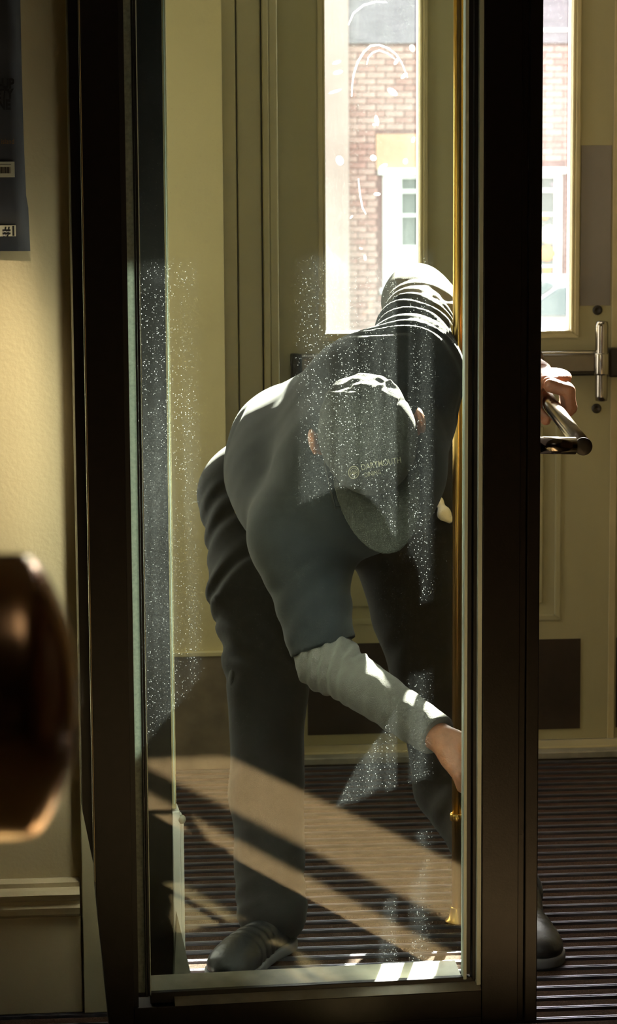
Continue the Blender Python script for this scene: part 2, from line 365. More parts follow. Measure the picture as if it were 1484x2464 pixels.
for (a, b) in ((l0,l1),(r0,r1)):
    frame_mould(a-.012, b+.012, zl-.012, zlt+.012, .012, y0-.010, y0+.001, 'lite_moulding', M['olive'])
    frame_mould(a, b, zl, zlt, .007, y0-.004, y0+.02, 'lite_bead', M['olive'])
    frame_mould(a, b, zl, zlt, .010, y0+.028, y1+.008, 'lite_bead', M['white'])
    gpm = box('lite_glass', a+.002, b-.002, y0+.021, y0+.026, zl+.002, zlt-.002, M['doorglass'], door)
frame_mould(pl0, pl1, zp0, zp1, .014, y0-.004, y0+.013, 'panel_moulding', M['doorp'])
# water marks and smudges dried on the left lite
sb = bmesh.new(); ys = y0+.0205
def lq(px, py): v = PY(px, py, ys); return (v.x, ys, v.z)
def streak(pts, wd):
    n = len(pts); L = []
    for i, (x, y) in enumerate(pts):
        a = pts[max(0,i-1)]; b = pts[min(n-1,i+1)]; dx, dy = b[0]-a[0], b[1]-a[1]; l = math.hypot(dx,dy); w2 = wd*(.35+.65*math.sin(math.pi*(i+.5)/n))
        L.append((sb.verts.new(lq(x-dy/l*w2, y+dx/l*w2)), sb.verts.new(lq(x+dy/l*w2, y-dx/l*w2))))
    for i in range(n-1): sb.faces.new((L[i][0], L[i][1], L[i+1][1], L[i+1][0]))
streak([(846,232),(847,205),(851,178),(860,150),(875,125),(892,110),(912,108),(934,116),(952,130),(966,150),(980,186)], 2.2)
streak([(882,155),(886,138),(896,127),(912,121),(932,128),(950,142)], 1.8)
streak([(838,60),(850,32),(875,12),(905,4),(930,6)], 2.0); streak([(862,430),(866,470),(872,500),(880,515)], 1.6)
for (x, y, l, w2, an) in ((992,116,9,7,60),(810,150,11,4,-20),(813,174,12,5,-15),(806,220,16,3,-18),(944,221,14,7,35),(906,290,13,5,80),(953,148,9,4,-60),(972,182,10,4,-45),(817,386,12,9,70),(898,380,8,7,40),(922,400,11,5,-25),(907,467,8,4,0),(845,522,5,2,-50),(878,620,7,3,80),(900,300,4,3,0),(868,598,4,2,20),(995,336,8,5,-60),(975,388,6,7,10)):
    c, s = math.cos(math.radians(an)), math.sin(math.radians(an))
    sb.faces.new([sb.verts.new(lq(x+l*math.cos(t)*c-w2*math.sin(t)*s, y+l*math.cos(t)*s+w2*math.sin(t)*c)) for t in [k_*math.pi/5 for k_ in range(10)]])
me = bpy.data.meshes.new('smudges'); sb.to_mesh(me); sb.free(); o = link('smudges', me, mat('dried_water', (.32,.32,.32), .9, trans=.8), door); o['kind'] = 'stuff'
# inner raised field line
box('panel_field', pl0+.05, pl1-.045, y0+.006, y0+.0125, zp0+.045, zp1-.05, M['doorp'], door, .003)
box('kick_plate', X(735), X(1402), y0-.0025, y0-.0003, Z(1762), Z(1545), M['kick'], door)
# panic bar: dark end caps, touch rail, vertical lever case, bolts, backing plate
zb0, zb1 = Z(905), Z(850)
pb = empty('panic_bar'); tag(pb, 'horizontal steel panic bar across the painted exterior door', 'panic bar')
box('end_cap', X(698), X(720), y0-.045, y0-.0004, zb0-.002, zb1+.004, M['darkmet'], pb, .004)
box('touch_rail', X(720)+.001, X(1428), y0-.060, y0-.012, zb0+.006, zb1-.003, M['railmet'], pb, .006)
box('back_channel', X(720)+.001, X(1478), y0-.011, y0-.0004, zb0-.004, zb1+.002, M['darkmet'], pb, .002)
box('rail_highlight_lip', X(722), X(1426), y0-.052, y0-.030, zb1-.0025, zb1+.003, M['steel'], pb, .001)
box('latch_case', X(1456), X(1490), y0-.050, y0-.012, zb0-.006, zb1+.010, M['darkmet'], pb, .005)
lx = X(1435)
lathe('lever_tube', [(-.002,.006),(0,.0150),(.012,.0165),(.19,.0165),(.202,.0150),(.204,.006)], (lx, y0-.062, Z(965)), (0,0,1), M['chrome'], pb)
lathe('lever_collar', [(0,.019),(.004,.020),(.052,.020),(.056,.019)], (lx, y0-.062, zb0+.002), (0,0,1), M['chrome'], pb)
for py in (751, 989):
    lathe('bolt', [(0,.0125),(.004,.0125),(.006,.010),(.0062,.006),(.004,.005)], (lx, y0-.0005, Z(py)), (0,-1,0), M['darkmet'], pb, 24)
pp = box('push_plate', X(1393), X(1466), y0-.0025, y0-.0003, Z(740), Z(352), M['plate'], None, .0008)
tag(pp, 'tall grey metal plate on the door above the panic bar lever', 'plate')
hg = empty('door_weather_seal'); hg.parent = door
box('weather_strip', dx1-.005, dx1+.012, y0-.005, y0-.0004, zbot, ztop, M['olive'], hg, .001)

# added second leaf, mostly out of frame: lites sized for the carpet sun bands
d2 = empty('added_door'); d2['kind'] = 'structure'
e0 = dx1+.004; A0, A1, B0, B1, e1_ = 1.362, 1.50, 1.60, 1.85, 2.12; zq = 1.60
box('door_stile', e0, A0, y0, y1, zbot, ztop, M['doorp'], d2)
box('door_stile', B1, e1_, y0, y1, zbot, ztop, M['doorp'], d2)
box('door_mullion', A1, B0, y0, y1, zq, zlt, M['doorp'], d2)
box('door_rail', A0, B1, y0, y1, zlt, ztop, M['doorp'], d2)
box('door_rail', A0, B1, y0, y1, zp1, zq, M['doorp'], d2)
box('door_rail', A0, B1, y0, y1, zbot, zp0, M['doorp'], d2)
box('door_panel', A0, B1, y0+.012, y1-.012, zp0, zp1, M['doorp'], d2)
for (a, b) in ((A0,A1),(B0,B1)): box('lite_glass', a+.0005, b-.0005, y0+.021, y0+.026, zq+.0005, zlt-.0005, M['doorglass'], d2)
box('kick_plate', A0, A1+.2, y0-.0025, y0-.0003, Z(1762), Z(1545), M['kick'], d2)
jamb('trim_3', [(e1_+.004, VX1-.001, .05)], 1)

# ------------------------------------------------------------------ entrance mat : carpet strips between metal rails
em = empty('entrance_mat', (0,0,-.012)); tag(em, 'brown ribbed entrance mat of carpet strips and metal rails on the vestibule floor', 'mat')
pitch = .0565; ya = MAT_Y0+.004; n = int((DOOR_Y-.125-ya)/pitch); mx0, mx1 = VX0+.002, VX1-.002
def shared(bmf, name, m):
    bm = bmesh.new(); bmf(bm); me = bpy.data.meshes.new(name); bm.to_mesh(me); bm.free(); me.materials.append(m); return me
def strip_bm(bm):
    box_bm(bm, mx0, mx1, 0, pitch*.62, 0, .009); bmesh.ops.bevel(bm, geom=[e for e in bm.edges if abs(e.verts[0].co.z-.009)<1e-4 and abs(e.verts[1].co.z-.009)<1e-4], offset=.003, segments=2, affect='EDGES')
def rail_bm(bm):
    box_bm(bm, mx0, mx1, pitch*.76, pitch*.80, 0, .0115)
    box_bm(bm, mx0, mx1, pitch*.88, pitch*.955, 0, .0115)
sm = shared(strip_bm, 'carpet_strip', M['strip']); rm = shared(rail_bm, 'metal_rail', M['alu'])
for i in range(n):
    for nm, me in (('carpet_strip', sm), ('metal_rail', rm)):
        o = bpy.data.objects.new(nm, me); COL.objects.link(o); o.parent = em; o.location = (0, ya+i*pitch, 0)

# ------------------------------------------------------------------ outside : street, facade, window, car
FY = 30.0; ZS = -1.05
box('street', -25, 30, DOOR_Y+.36, 60, ZS-.1, ZS, M['road'], kind='structure')
ld = box('entrance_step', -1.2, 1.8, DOOR_Y+.305, DOOR_Y+1.6, ZS, -.03, M['stone'], kind='structure')
def FX(px): return PY(px, 400, FY).x
def FZ(py): return PY(1000, py, FY).z
fac = empty('brick_building', (0, FY, ZS)); tag(fac, 'sunlit red brick building across the street seen through the door glass', 'building')
inv = fac.matrix_world.inverted()
def fbox(name, x0,x1,z0,z1,d0,d1,m, par=fac, bev=0):
    return box(name, x0,x1,d0,d1,z0-ZS,z1-ZS,m,par,bev)
# wall core with a real opening for the window (d = depth relative to the facade plane, + is behind)
wx0, wx1, wz0, wz1 = FX(920), FX(1352), FZ(700), FZ(412)
for (a,b,c,d) in ((-14, wx0, ZS, 6.2),(wx1, 16, ZS, 6.2),(wx0,wx1,ZS,wz0),(wx0,wx1,wz1,6.2)):
    fbox('wall_core', a,b,c,d, .0, .35, M['mortar'])
fbox('roof_coping', -14.2, 16.2, 6.2, 6.45, -.15, .5, M['white'])
fbox('stone_pier', FX(772), FX(836), ZS, 6.0, -.16, -.001, M['stone'])
fbox('stone_pier', FX(1372), FX(1440), ZS, 6.0, -.16, -.001, M['stone'])
fbox('slate_fascia', FX(837), FX(1371), FZ(104), FZ(-420), -.05, -.001, M['slate'])
fbox('fascia_strip', FX(1150), FX(1371), FZ(77), FZ(69), -.08, -.051, M['white'])
fbox('tan_panel', FX(904), FX(1010), FZ(408), FZ(322), -.03, -.001, M['tan'])
fbox('window_head', wx0-.06, wx1+.04, FZ(420), FZ(404), -.10, -.001, M['white'])
fbox('window_sill', wx0-.04, wx1+.04, FZ(706), FZ(692), -.10, -.001, M['white'])
fbox('window_frame', wx0+.001, FX(966), wz0, wz1, -.02, .06, M['white'])
fbox('window_frame', FX(1337), wx1-.001, wz0, wz1, -.02, .06, M['white'])
fbox('window_frame', FX(1060), FX(1100), wz0, wz1, -.02, .06, M['white'])
for (a,b) in ((966,1060),(1100,1337)):
    for (c,d) in ((522,514),(465,455),(700,662) if a>1000 else (700,596),(430,412), (646,640) if a>1000 else (597,590)):
        fbox('glazing_bar', FX(a)+.001, FX(b)-.001, FZ(c), FZ(d), -.01, .05, M['white'])
    fbox('window_pane', FX(a)+.001, FX(b)-.001, wz0+.01, wz1-.01, .065, .075, M['shopglass'])
for (cx,cy,r,mm) in ((1316,610,20,'paper'),(1322,565,24,'cream'),(1312,520,10,'paper'),(1318,648,12,'paper')):
    c = PY(cx, cy, FY); rr = r/200
    lathe('display_ball', [(-rr*math.cos(t), max(.001, rr*math.sin(t))) for t in np.linspace(0, math.pi, 9)], (c.x, .045-.02, c.z-ZS), (0,0,1), M[mm], fac, 16)
for o in [x for x in fac.children if x.name.startswith('display_ball')]: o.scale = (1,.5,1); o.location.y += .02
fbox('dark_notice', FX(1326), FX(1336), FZ(452), FZ(440), .05, .06, M['slate'])
# brick-by-brick where the door glass shows the wall; the rest of the wall is the same bricks, joined
bl, bh, jt = .215, .065, .011
bmesh_brick = []
for k, mm in enumerate(('brick','brick2')):
    bm = bmesh.new(); box_bm(bm, 0, bl, -.014, -.0005, 0, bh); bmesh.ops.bevel(bm, geom=bm.edges[:], offset=.004, segments=1, affect='EDGES')
    me = bpy.data.meshes.new('brick'); bm.to_mesh(me); bm.free(); me.materials.append(M[mm]); bmesh_brick.append(me)
reg = [(FX(837), FX(1010), FZ(803), FZ(105)), (FX(1300), FX(1371), FZ(803), FZ(105))]
blocked = [(wx0-.062, wx1+.042, wz0-.045, wz1+.045), (FX(902), FX(1012), FZ(410), FZ(320))]
zlo, zhi = FZ(830), FZ(104)
nb_ = 0; restb = bmesh.new(); rnd = random.Random(3)
rows = int((zhi-zlo)/(bh+jt))
for r_ in range(rows):
    z = zlo + r_*(bh+jt)
    x = FX(837)+.004 - (0.5*(bl+jt) if r_ % 2 else 0)
    while x < FX(1371)-.01:
        xa_, xb_ = max(x, FX(837)+.001), min(x+bl, FX(1371)-.001)
        for b in blocked:
            if z+bh > b[2] and z < b[3] and xb_ > b[0] and xa_ < b[1]:
                if xa_ < b[0]: xb_ = b[0]-.001
                elif xb_ > b[1]: xa_ = b[1]+.001
        if xb_-xa_ > .02 and not any(xb_ > b[0] and xa_ < b[1] and z+bh > b[2] and z < b[3] for b in blocked):
            vis = any(xa_ < g[1] and xb_ > g[0] and z < g[3] and z+bh > g[2] for g in reg)
            if vis and nb_ < 298:
                o = bpy.data.objects.new('brick', bmesh_brick[1 if rnd.random()<.3 else 0]); COL.objects.link(o); o.parent = fac
                o.location = (xa_, rnd.uniform(-.003,.0), z-ZS); o.scale = ((xb_-xa_)/bl, 1, 1); nb_ += 1
            else: box_bm(restb, xa_, xb_, -.014, -.0005, z-ZS, z+bh-ZS)
        x += bl+jt
for (xs, xe) in ((-6.0, FX(771)), (FX(1441), 8.0)):
    for r_ in range(rows+14):
        z = zlo + (r_-4)*(bh+jt); x = xs - (0.5*(bl+jt) if r_%2 else 0)
        while x < xe-.02:
            box_bm(restb, max(x,xs), min(x+bl, xe), -.014, -.0005, z-ZS, z+bh-ZS); x += bl+jt
me = bpy.data.meshes.new('brickwork'); restb.to_mesh(me); restb.free(); o = link('brickwork', me, M['brick'], fac); o['kind'] = 'stuff'
print('bricks', nb_)
# parked white car, its front end showing in the right-hand glass
CY = 26.0
cl = PY(1000, 740, CY).x
car = empty('car', (cl, CY, ZS)); tag(car, 'parked white car across the street, low in the right-hand door glass', 'car')
prof = [(0,.30),(-.02,.62),(.05,.80),(.55,.92),(.95,1.0),(1.5,1.36),(1.9,1.44),(2.9,1.43),(3.6,1.12),(4.15,1.02),(4.25,.6),(4.2,.3)]
def loft(name, prof, y0, y1, inset, m, par, ztop_in=0.0):
    bm = bmesh.new(); R = []
    for yy, ins in ((y0, inset), (y0+.12, 0), (y1-.12, 0), (y1, inset)):
        R.append([bm.verts.new((x + (ins if x<2 else -ins), yy + (.0 if z<1.0 else (ztop_in if yy<(y0+y1)/2 else -ztop_in)), z-(ins*.4 if z>.5 else 0))) for x,z in prof])
    n_ = len(prof)
    for i in range(3):
        for j in range(n_): bm.faces.new((R[i][j], R[i][(j+1)%n_], R[i+1][(j+1)%n_], R[i+1][j]))
    bm.faces.new(R[0]); bm.faces.new(R[-1][::-1]); bmesh.ops.recalc_face_normals(bm, faces=bm.faces[:])
    me = bpy.data.meshes.new(name); bm.to_mesh(me); bm.free(); o = link(name, me, m, par, smooth=True)
    md = o.modifiers.new('sub','SUBSURF'); md.levels = 1; md.render_levels = 2; return o
loft('car_body', prof, 0, 1.75, .10, M['carwhite'], car, .18)
prism('side_window', [(1.12,1.02),(1.55,1.31),(2.0,1.36),(2.0,1.02)], -.004, .16, M['teal'], car)
prism('side_window', [(2.06,1.02),(2.06,1.36),(2.8,1.34),(3.3,1.04)], -.004, .16, M['teal'], car)
prism('windscreen', [(.98,1.02),(1.06,1.00),(1.52,1.33),(1.44,1.36)], .25, 1.5, M['teal'], car)
for wx in (.78, 3.4):
    for wy in (.02, 1.58):
        wh = lathe('wheel', [(0,.2),(.01,.31),(.03,.33),(.13,.33),(.15,.31),(.16,.2)], (wx, wy, .33), (0,1,0), M['tyre'], car, 28)
        lathe('hubcap', [(-.006,.10),(-.004,.19),(.004,.2)], (wx, wy if wy<1 else wy+.158, .33), (0,1,0), M['steel'], wh, 20)

# ------------------------------------------------------------------ brass post
pb_ = P(1101, 1232, 4.86)
bp = empty('brass_post', (pb_.x, pb_.y, 0)); tag(bp, 'tall polished brass post standing right of the bending man', 'post')
lathe('pole', [(0,.0105),(2.937,.0105)], (0,0,.012), (0,0,1), M['brass'], bp, 32)
lathe('floor_flange', [(0,.024),(.004,.024),(.008,.018),(.03,.0125),(.032,.0125)], (0,0,-.0005), (0,0,1), M['brass'], bp, 32)
lathe('bracket_ring', [(0,.0125),(.002,.0145),(.014,.0145),(.016,.0125)], (0,0,PY(1099,1975,pb_.y).z), (0,0,1), M['brass'], bp, 24)

# ------------------------------------------------------------------ glass door (open leaf in the foreground)
BETA = math.radians(8.0)
t_ = RT*math.cos(BETA)+HD*math.sin(BETA); n_ = RT*(-math.sin(BETA))+HD*math.cos(BETA)
LO = P(742, 1232, 4.2); LO.z = 0
gd = empty('glass_door', LO, math.atan2(t_.y, t_.x))
tag(gd, 'dark bronze framed glass door standing open, with a tube pull on its right edge', 'door')
def G(px, py, off=0.0):
    r = ray(px, py); k = ((LO + n_*off) - CAM).dot(n_)/r.dot(n_); p = CAM + r*k
    return (p-LO).dot(t_), p.z
def U(px, off=0.0): return G(px, 1232, off)[0]
def gz(px, py, off=0.0): return G(px, py, off)[1]
FR, BK = -.028, .030
ztp = 2.30
u_l, u_li, u_ri, u_r = U(214,FR), U(343,FR), U(1163,FR), U(1252,FR)
zglb = gz(700, 2368, 0)                   # glass bottom
# left stile: outline with the slanted cut at its foot
a1 = G(221,2150,FR); a2 = G(263,2464,FR); a3 = G(266,2490,FR)
prism('stile', [(u_l,ztp),(u_l,a1[1]),(a2[0],a2[1]),(a3[0],.012),(u_li-.028,.012),(u_li-.028,ztp)], FR, BK, M['black'], gd, .0015)
box('edge_line', u_l-.0016, u_l-.0002, FR-.0015, FR+.006, a1[1]+.02, ztp, M['olive'], gd)  # olive sliver put in as the bright highlight along the stile's corner
# deep side return of the stile (seen at its left)
def Q(px, py, off): return G(px, py, off)
su = u_l-.0025
b1 = Q(186,1232,.0)[0]
prism('stile_return', [(su,ztp),(su,gz(217,2075,0)),(b1-.001,gz(200,1950,0)),(b1-.001,ztp)], -.010, .05, M['black'], gd, .001)
prism('stile_lip', [(u_li-.0275,ztp),(u_li-.0275,.012),(u_li-.019,.012),(u_li-.019,ztp)], FR+.006, BK, M['rubber'], gd)
# dusty translucent glazing tape and the dark gaskets
box('glazing_tape', U(306), U(331), -.004, -.001, zglb, ztp-.05, mat('frosted_tape', (0.34,0.40,0.35), .6, noise=.3, nscale=160, trans=.25), gd)
box('gasket', U(331)+.0005, U(335), -.012, .004, zglb-.006, ztp-.04, M['rubber'], gd, .001)
box('gasket', U(337), U(342.5), -.009, .004, zglb-.006, ztp-.04, M['rubber'], gd, .001)
box('edge_line', U(343), U(345.2), -.010, -.006, zglb-.004, ztp-.04, M['bead'], gd)
# right side: bead, gasket channel, bead, stile, stepped outer stile
box('glazing_bead', U(1114), U(1122), -.012, .010, zglb-.004, ztp-.04, M['bead'], gd, .001)
box('gasket', U(1122.5), U(1133), -.008, .010, .10, ztp-.02, M['rubber'], gd, .001)
box('gasket', U(1135), U(1150), -.014, .010, .09, ztp-.02, M['rubber'], gd, .002)
box('glazing_bead', U(1151.5,FR), U(1162,FR), FR+.004, .010, gz(1150,2372,FR), ztp-.02, M['bead'], gd, .001)
st = box('stile', u_ri, u_r, FR, BK, .012, ztp, M['black'], gd, .0015)
box('outer_stile', u_r+.0006, U(1268,FR), FR+.008, BK, .012, ztp, M['black'], gd, .001)
u_e = U(1300,FR)
box('outer_stile', U(1268,FR)+.0006, u_e, FR+.002, BK, .012, ztp, M['black'], gd, .002)
# bottom: inner ledge, gasket, front ledge, rail
zr = gz(760, 2418, FR)
box('bottom_rail', u_li-.027, u_ri-.0006, FR, BK, .012, gz(760,2404,FR), M['black'], gd, .001)
rl = box('rail_reveal', U(405,FR), u_ri-.001, FR-.0016, FR-.0002, gz(760,2440,FR)-.022, gz(760,2440,FR)-.0205, M['rubber'], gd)
prism('front_ledge', [(FR,0),(FR,.0012),(-.0125,.0125),(-.0125,0)], 0, 1, M['ledge'], gd)
fl = gd.children[-1] if gd.children[-1].name.startswith('front_ledge') else [c for c in gd.children if c.name.startswith('front_ledge')][0]
bpy.data.objects.remove(fl)
def ledge(name, u0, u1, ya, za, yb, zb2, zbase, m):
    bm = bmesh.new(); vs = [bm.verts.new(v) for v in ((u0,ya,za),(u1,ya,za),(u1,yb,zb2),(u0,yb,zb2),(u0,ya,zbase),(u1,ya,zbase),(u1,yb,zbase),(u0,yb,zbase))]
    for f in ((0,1,2,3),(4,7,6,5),(0,4,5,1),(1,5,6,2),(2,6,7,3),(3,7,4,0)): bm.faces.new([vs[i] for i in f])
    bmesh.ops.recalc_face_normals(bm, faces=bm.faces[:]); me = bpy.data.meshes.new(name); bm.to_mesh(me); bm.free(); return link(name, me, m, gd)
zf0, zf1 = gz(760,2404,FR), gz(760,2380,-.010)
ledge('front_ledge', U(405,FR), u_ri-.0008, FR, zf0+.0006, -.0105, zf1, zf0+.0003, M['ledge'])
box('gasket', U(343), U(1150), -.010, .0035, zf0+.0006, zglb, M['rubber'], gd, .001)
zb_a, zb_b = gz(760,2362,.006), gz(760,2327,.034)
ledge('back_ledge', U(345), U(1113), .0055, zglb-.002, .060, gz(760,2327,.060), zf0-.03, M['ledge'])
box('top_rail', u_li-.027, u_ri-.0006, FR, BK, ztp-.1, ztp, M['black'], gd, .001)
gpane = box('glass_pane', U(331.5), U(1121), -.003, .003, zglb-.0005, ztp-.06, M['glass'], gd)
# tube pull on the right edge of the door
h0 = P(1402, 1073, 4.272); Hdir = None
def tol(v): return gd.matrix_world.inverted() @ v
hm = P(1290, 1071, 4.258); far = P(1309, 953, 4.82); fb = P(1235, 953, 4.86); fk = P(1222, 985, 4.27)
RTB = .0150
cap_dir = (h0-far).normalized()
def dl(v): return gd.matrix_world.inverted() @ v
def ddir(v): return gd.matrix_world.inverted().to_3x3() @ v
grip = tube('pull_handle', [dl(h0+cap_dir*.004), dl(far), dl(fb), dl(fk)], RTB, M['steel'], gd, 32)
grip['label'] = 'brushed steel tube pull projecting behind the right edge'
tube('mount_tube', [dl(hm), dl(h0 + (hm-h0).normalized()*.014)], RTB, M['chrome'], grip, 32)
lathe('end_cap', [(0,RTB+.0006),(.0015,RTB+.0008),(.003,RTB-.0006),(.0031,.004)], dl(h0+cap_dir*.0042), ddir(cap_dir), M['darkmet'], grip, 40)

# ------------------------------------------------------------------ dark jamb seen through the left of the glass
jm = empty('side_post', P(375,1232,4.42)*1.0); jm.location.z = 0
tag(jm, 'black vertical post behind the left edge of the glass with an olive edge strip', 'post')
jm.rotation_euler = (0,0,gd.rotation_euler.z); bpy.context.view_layer.update()
def JX(px): 
    v = P(px,1232,4.42)-jm.location; return v.dot(t_)
box('post_body', JX(300), JX(404), 0, .07, .0005, 2.94, M['black'], jm, .001)
box('edge_strip', JX(404)+.0005, JX(415), .0, .06, -.010+.36, 2.94, M['olive'], jm, .001)
box('edge_bead', JX(409), JX(411), -.002, -.0002, .36, 2.94, M['bead'], jm)
# small white plinth block and its mouldings under the olive strip
pz = P(420,1975,4.42).z
box('plinth_block', JX(404)+.0005, JX(424), .0, .06, .0005, .345, M['white'], jm, .002)
box('plinth_mould', JX(424)+.0004, JX(434), .01, .06, .0005, pz, M['white'], jm, .002)
lathe('plinth_knob', [(0,.004),(.004,.008),(.010,.008),(.014,.004)], (JX(428), .012, pz), (0,-1,0), M['ledge'], jm, 16)
wd_ = prism('foot_wedge', [(JX(410),.16),(JX(450),.02),(JX(446),.0005),(JX(396),.0005)], -.03, -.004, M['ledge'], jm, .001)

# ------------------------------------------------------------------ poster on the wall
pa = empty('poster', (PY(30,400,PART_Y).x, PART_Y-.001, 0)); tag(pa, 'dark grey printed poster with labels hanging on the wall at upper left', 'poster')
ox = pa.location.x
def px_(px, py): v = PY(px, py, PART_Y-.004); return v.x-ox, v.z
bm = bmesh.new(); rows_ = []
edge = [(-200,46),(0,49),(150,52),(330,57),(470,63),(500,68),(604,73)]
for i, (py, ex) in enumerate(edge):
    rr = []
    for j in range(9):
        f = j/8; x, z = px_(ex-260*(1-f), py)
        rr.append(bm.verts.new((x, -.003-.006*max(0,f-.6)*(1+math.sin(py*.02)), z)))
    rows_.append(rr)
for i in range(len(rows_)-1):
    for j in range(8): bm.faces.new((rows_[i][j], rows_[i+1][j], rows_[i+1][j+1], rows_[i][j+1]))
me = bpy.data.meshes.new('sheet'); bm.to_mesh(me); bm.free(); sh = link('sheet', me, M['poster'], pa, smooth=True)
md = sh.modifiers.new('thick','SOLIDIFY'); md.thickness = .001; md.offset = 1
def ptext(body, px, py, hpx, m, y=-.0085, bold=.045, squeeze=.75, align='R'):
    me = text_mesh(body, 1.0, bold, .0); xs = [v.co.x for v in me.vertices]; x1 = max(xs)
    s = (hpx/S(PART_Y))/.70
    X0, Z0 = px_(px, py)
    for v in me.vertices: v.co = Vector((X0 + (v.co.x-(x1 if align=='R' else 0))*s*squeeze, y, Z0 + v.co.y*s))
    return link('printed_text', me, m, sh)
ptext('P-UP', 35, 212, 22, M['ink']); ptext('FETY', 34, 237, 22, M['ink']); ptext('ONE', 26, 263, 22, M['ink'])
ptext('island', 34, 346, 12, M['orange'], bold=.0, squeeze=.8)
def plabel(name, x0,y0,x1,y1, m, y=-.0080, par=None):
    a = px_(x0,y1); b = px_(x1,y0); return box(name, a[0], b[0], y-.0007, y, a[1], b[1], m, par or sh)
lb = plabel('barcode_label', -60, 389, 35, 427, M['label'])
rnd = random.Random(5); x = -50
bmx = bmesh.new()
while x < 27:
    w2 = rnd.choice((1,1,1.6,2.4)); a = px_(x, 417); b = px_(x+w2, 402); box_bm(bmx, a[0], b[0], -.0092, -.0088, a[1], b[1]); x += w2+rnd.choice((1.0,1.5,2.2))
a = px_(-50, 396.5); b = px_(27, 395); box_bm(bmx, a[0], b[0], -.0092, -.0088, a[1], b[1])
me = bpy.data.meshes.new('barcode_lines'); bmx.to_mesh(me); bmx.free(); link('barcode_lines', me, M['ink'], lb)
lb2 = plabel('number_label', -40, 542, 38, 569, M['label'])
t1 = ptext('#1', 35, 566, 22, M['ink'], y=-.0092, bold=.03, squeeze=.95)

# ------------------------------------------------------------------ bronze knob close to the lens, on a dark door leaf outside the frame
kc = P(-60, 1677, 1.0)
fd = empty('wooden_door', (P(-420,1677,1.0).x-.02, 0.55, 0)); tag(fd, 'dark wooden door leaf at far left carrying a big bronze knob', 'door')
box('door_leaf', -.045, 0, 0, .85, .006, 2.1, M['wood'], fd, .002)
kx = kc.x-fd.location.x; ko = (0, kc.y-fd.location.y, kc.z)
R_ = 352/S(1.0)
def kpx(px): return P(px,1677,1.0).x-fd.location.x
lathe('knob', [(0.0005,.03),(.004,.033),(.010,.030),(.016,.016),(kpx(-250),.016),(kpx(-225),.030),(kpx(-200),R_*.86),(kpx(-185),R_*.98),(kpx(-170),R_),(kpx(50),R_),(kpx(72),R_*.99),(kpx(95),R_*.945),(kpx(120),R_*.84),(kpx(145),R_*.69),(kpx(165),R_*.55),(kpx(177),R_*.42),(kpx(185),R_*.26),(kpx(190),R_*.08),(kpx(190.5),R_*.01)], ko, (1,0,0), M['bronze'], fd, 96)
lathe('rose_plate', [(0.0004,.048),(.003,.048),(.006,.044)], ko, (1,0,0), M['bronze'], fd, 48)

# added housings for the two overhead fill lights
for nm, x, y, z, sx, sy, lbl in (('fill_housing', .6,.6,2.995,.5,.5,'added square housing of the hall fill light'),('fill_housing', .6,5.80,2.945,.52,.27,'added rectangular housing of the vestibule fill light')):
    e = empty(nm, (x,y,z)); tag(e, lbl, 'light')
    box('housing', -sx, sx, -sy, sy, -.015, .0, M['lampd'], e, .004)

# ================================================================== the man : implicit surfaces, meshed with surface nets
def nrm(v): v = np.asarray(v, float); return v/np.linalg.norm(v)
def PN(px, py, D): return np.array(P(px, py, D))
def capsule(p, a, b, ra, rb):
    a = np.asarray(a); b = np.asarray(b); ab = b-a; t = np.clip(((p-a)@ab)/(ab@ab), 0, 1)
    return np.linalg.norm(p-(a+t[:,None]*ab), axis=1) - (ra+(rb-ra)*t)
def ellip(p, c, r, B=None):
    q = p-np.asarray(c)
    if B is not None: q = q@np.asarray(B).T
    q = q/np.asarray(r); k = np.linalg.norm(q, axis=1); k1 = np.linalg.norm(q/np.asarray(r), axis=1)+1e-9
    return k*(k-1)/k1
def smin(a, b, k):
    h = np.clip(.5+.5*(b-a)/k, 0, 1); return b*(1-h)+a*h-k*h*(1-h)
def smax(a, b, k): return -smin(-a, -b, k)
def wob(p, f, s=0.0):
    x, y, z = p[:,0]*f, p[:,1]*f, p[:,2]*f
    return (np.sin(x+1.7*np.sin(y*.7+s)+s)*np.cos(z*1.1+1.3*np.sin(x*.8+s*2)) + .5*np.sin(2.1*y+z*1.9+s*3+np.sin(x*1.5)))*.66
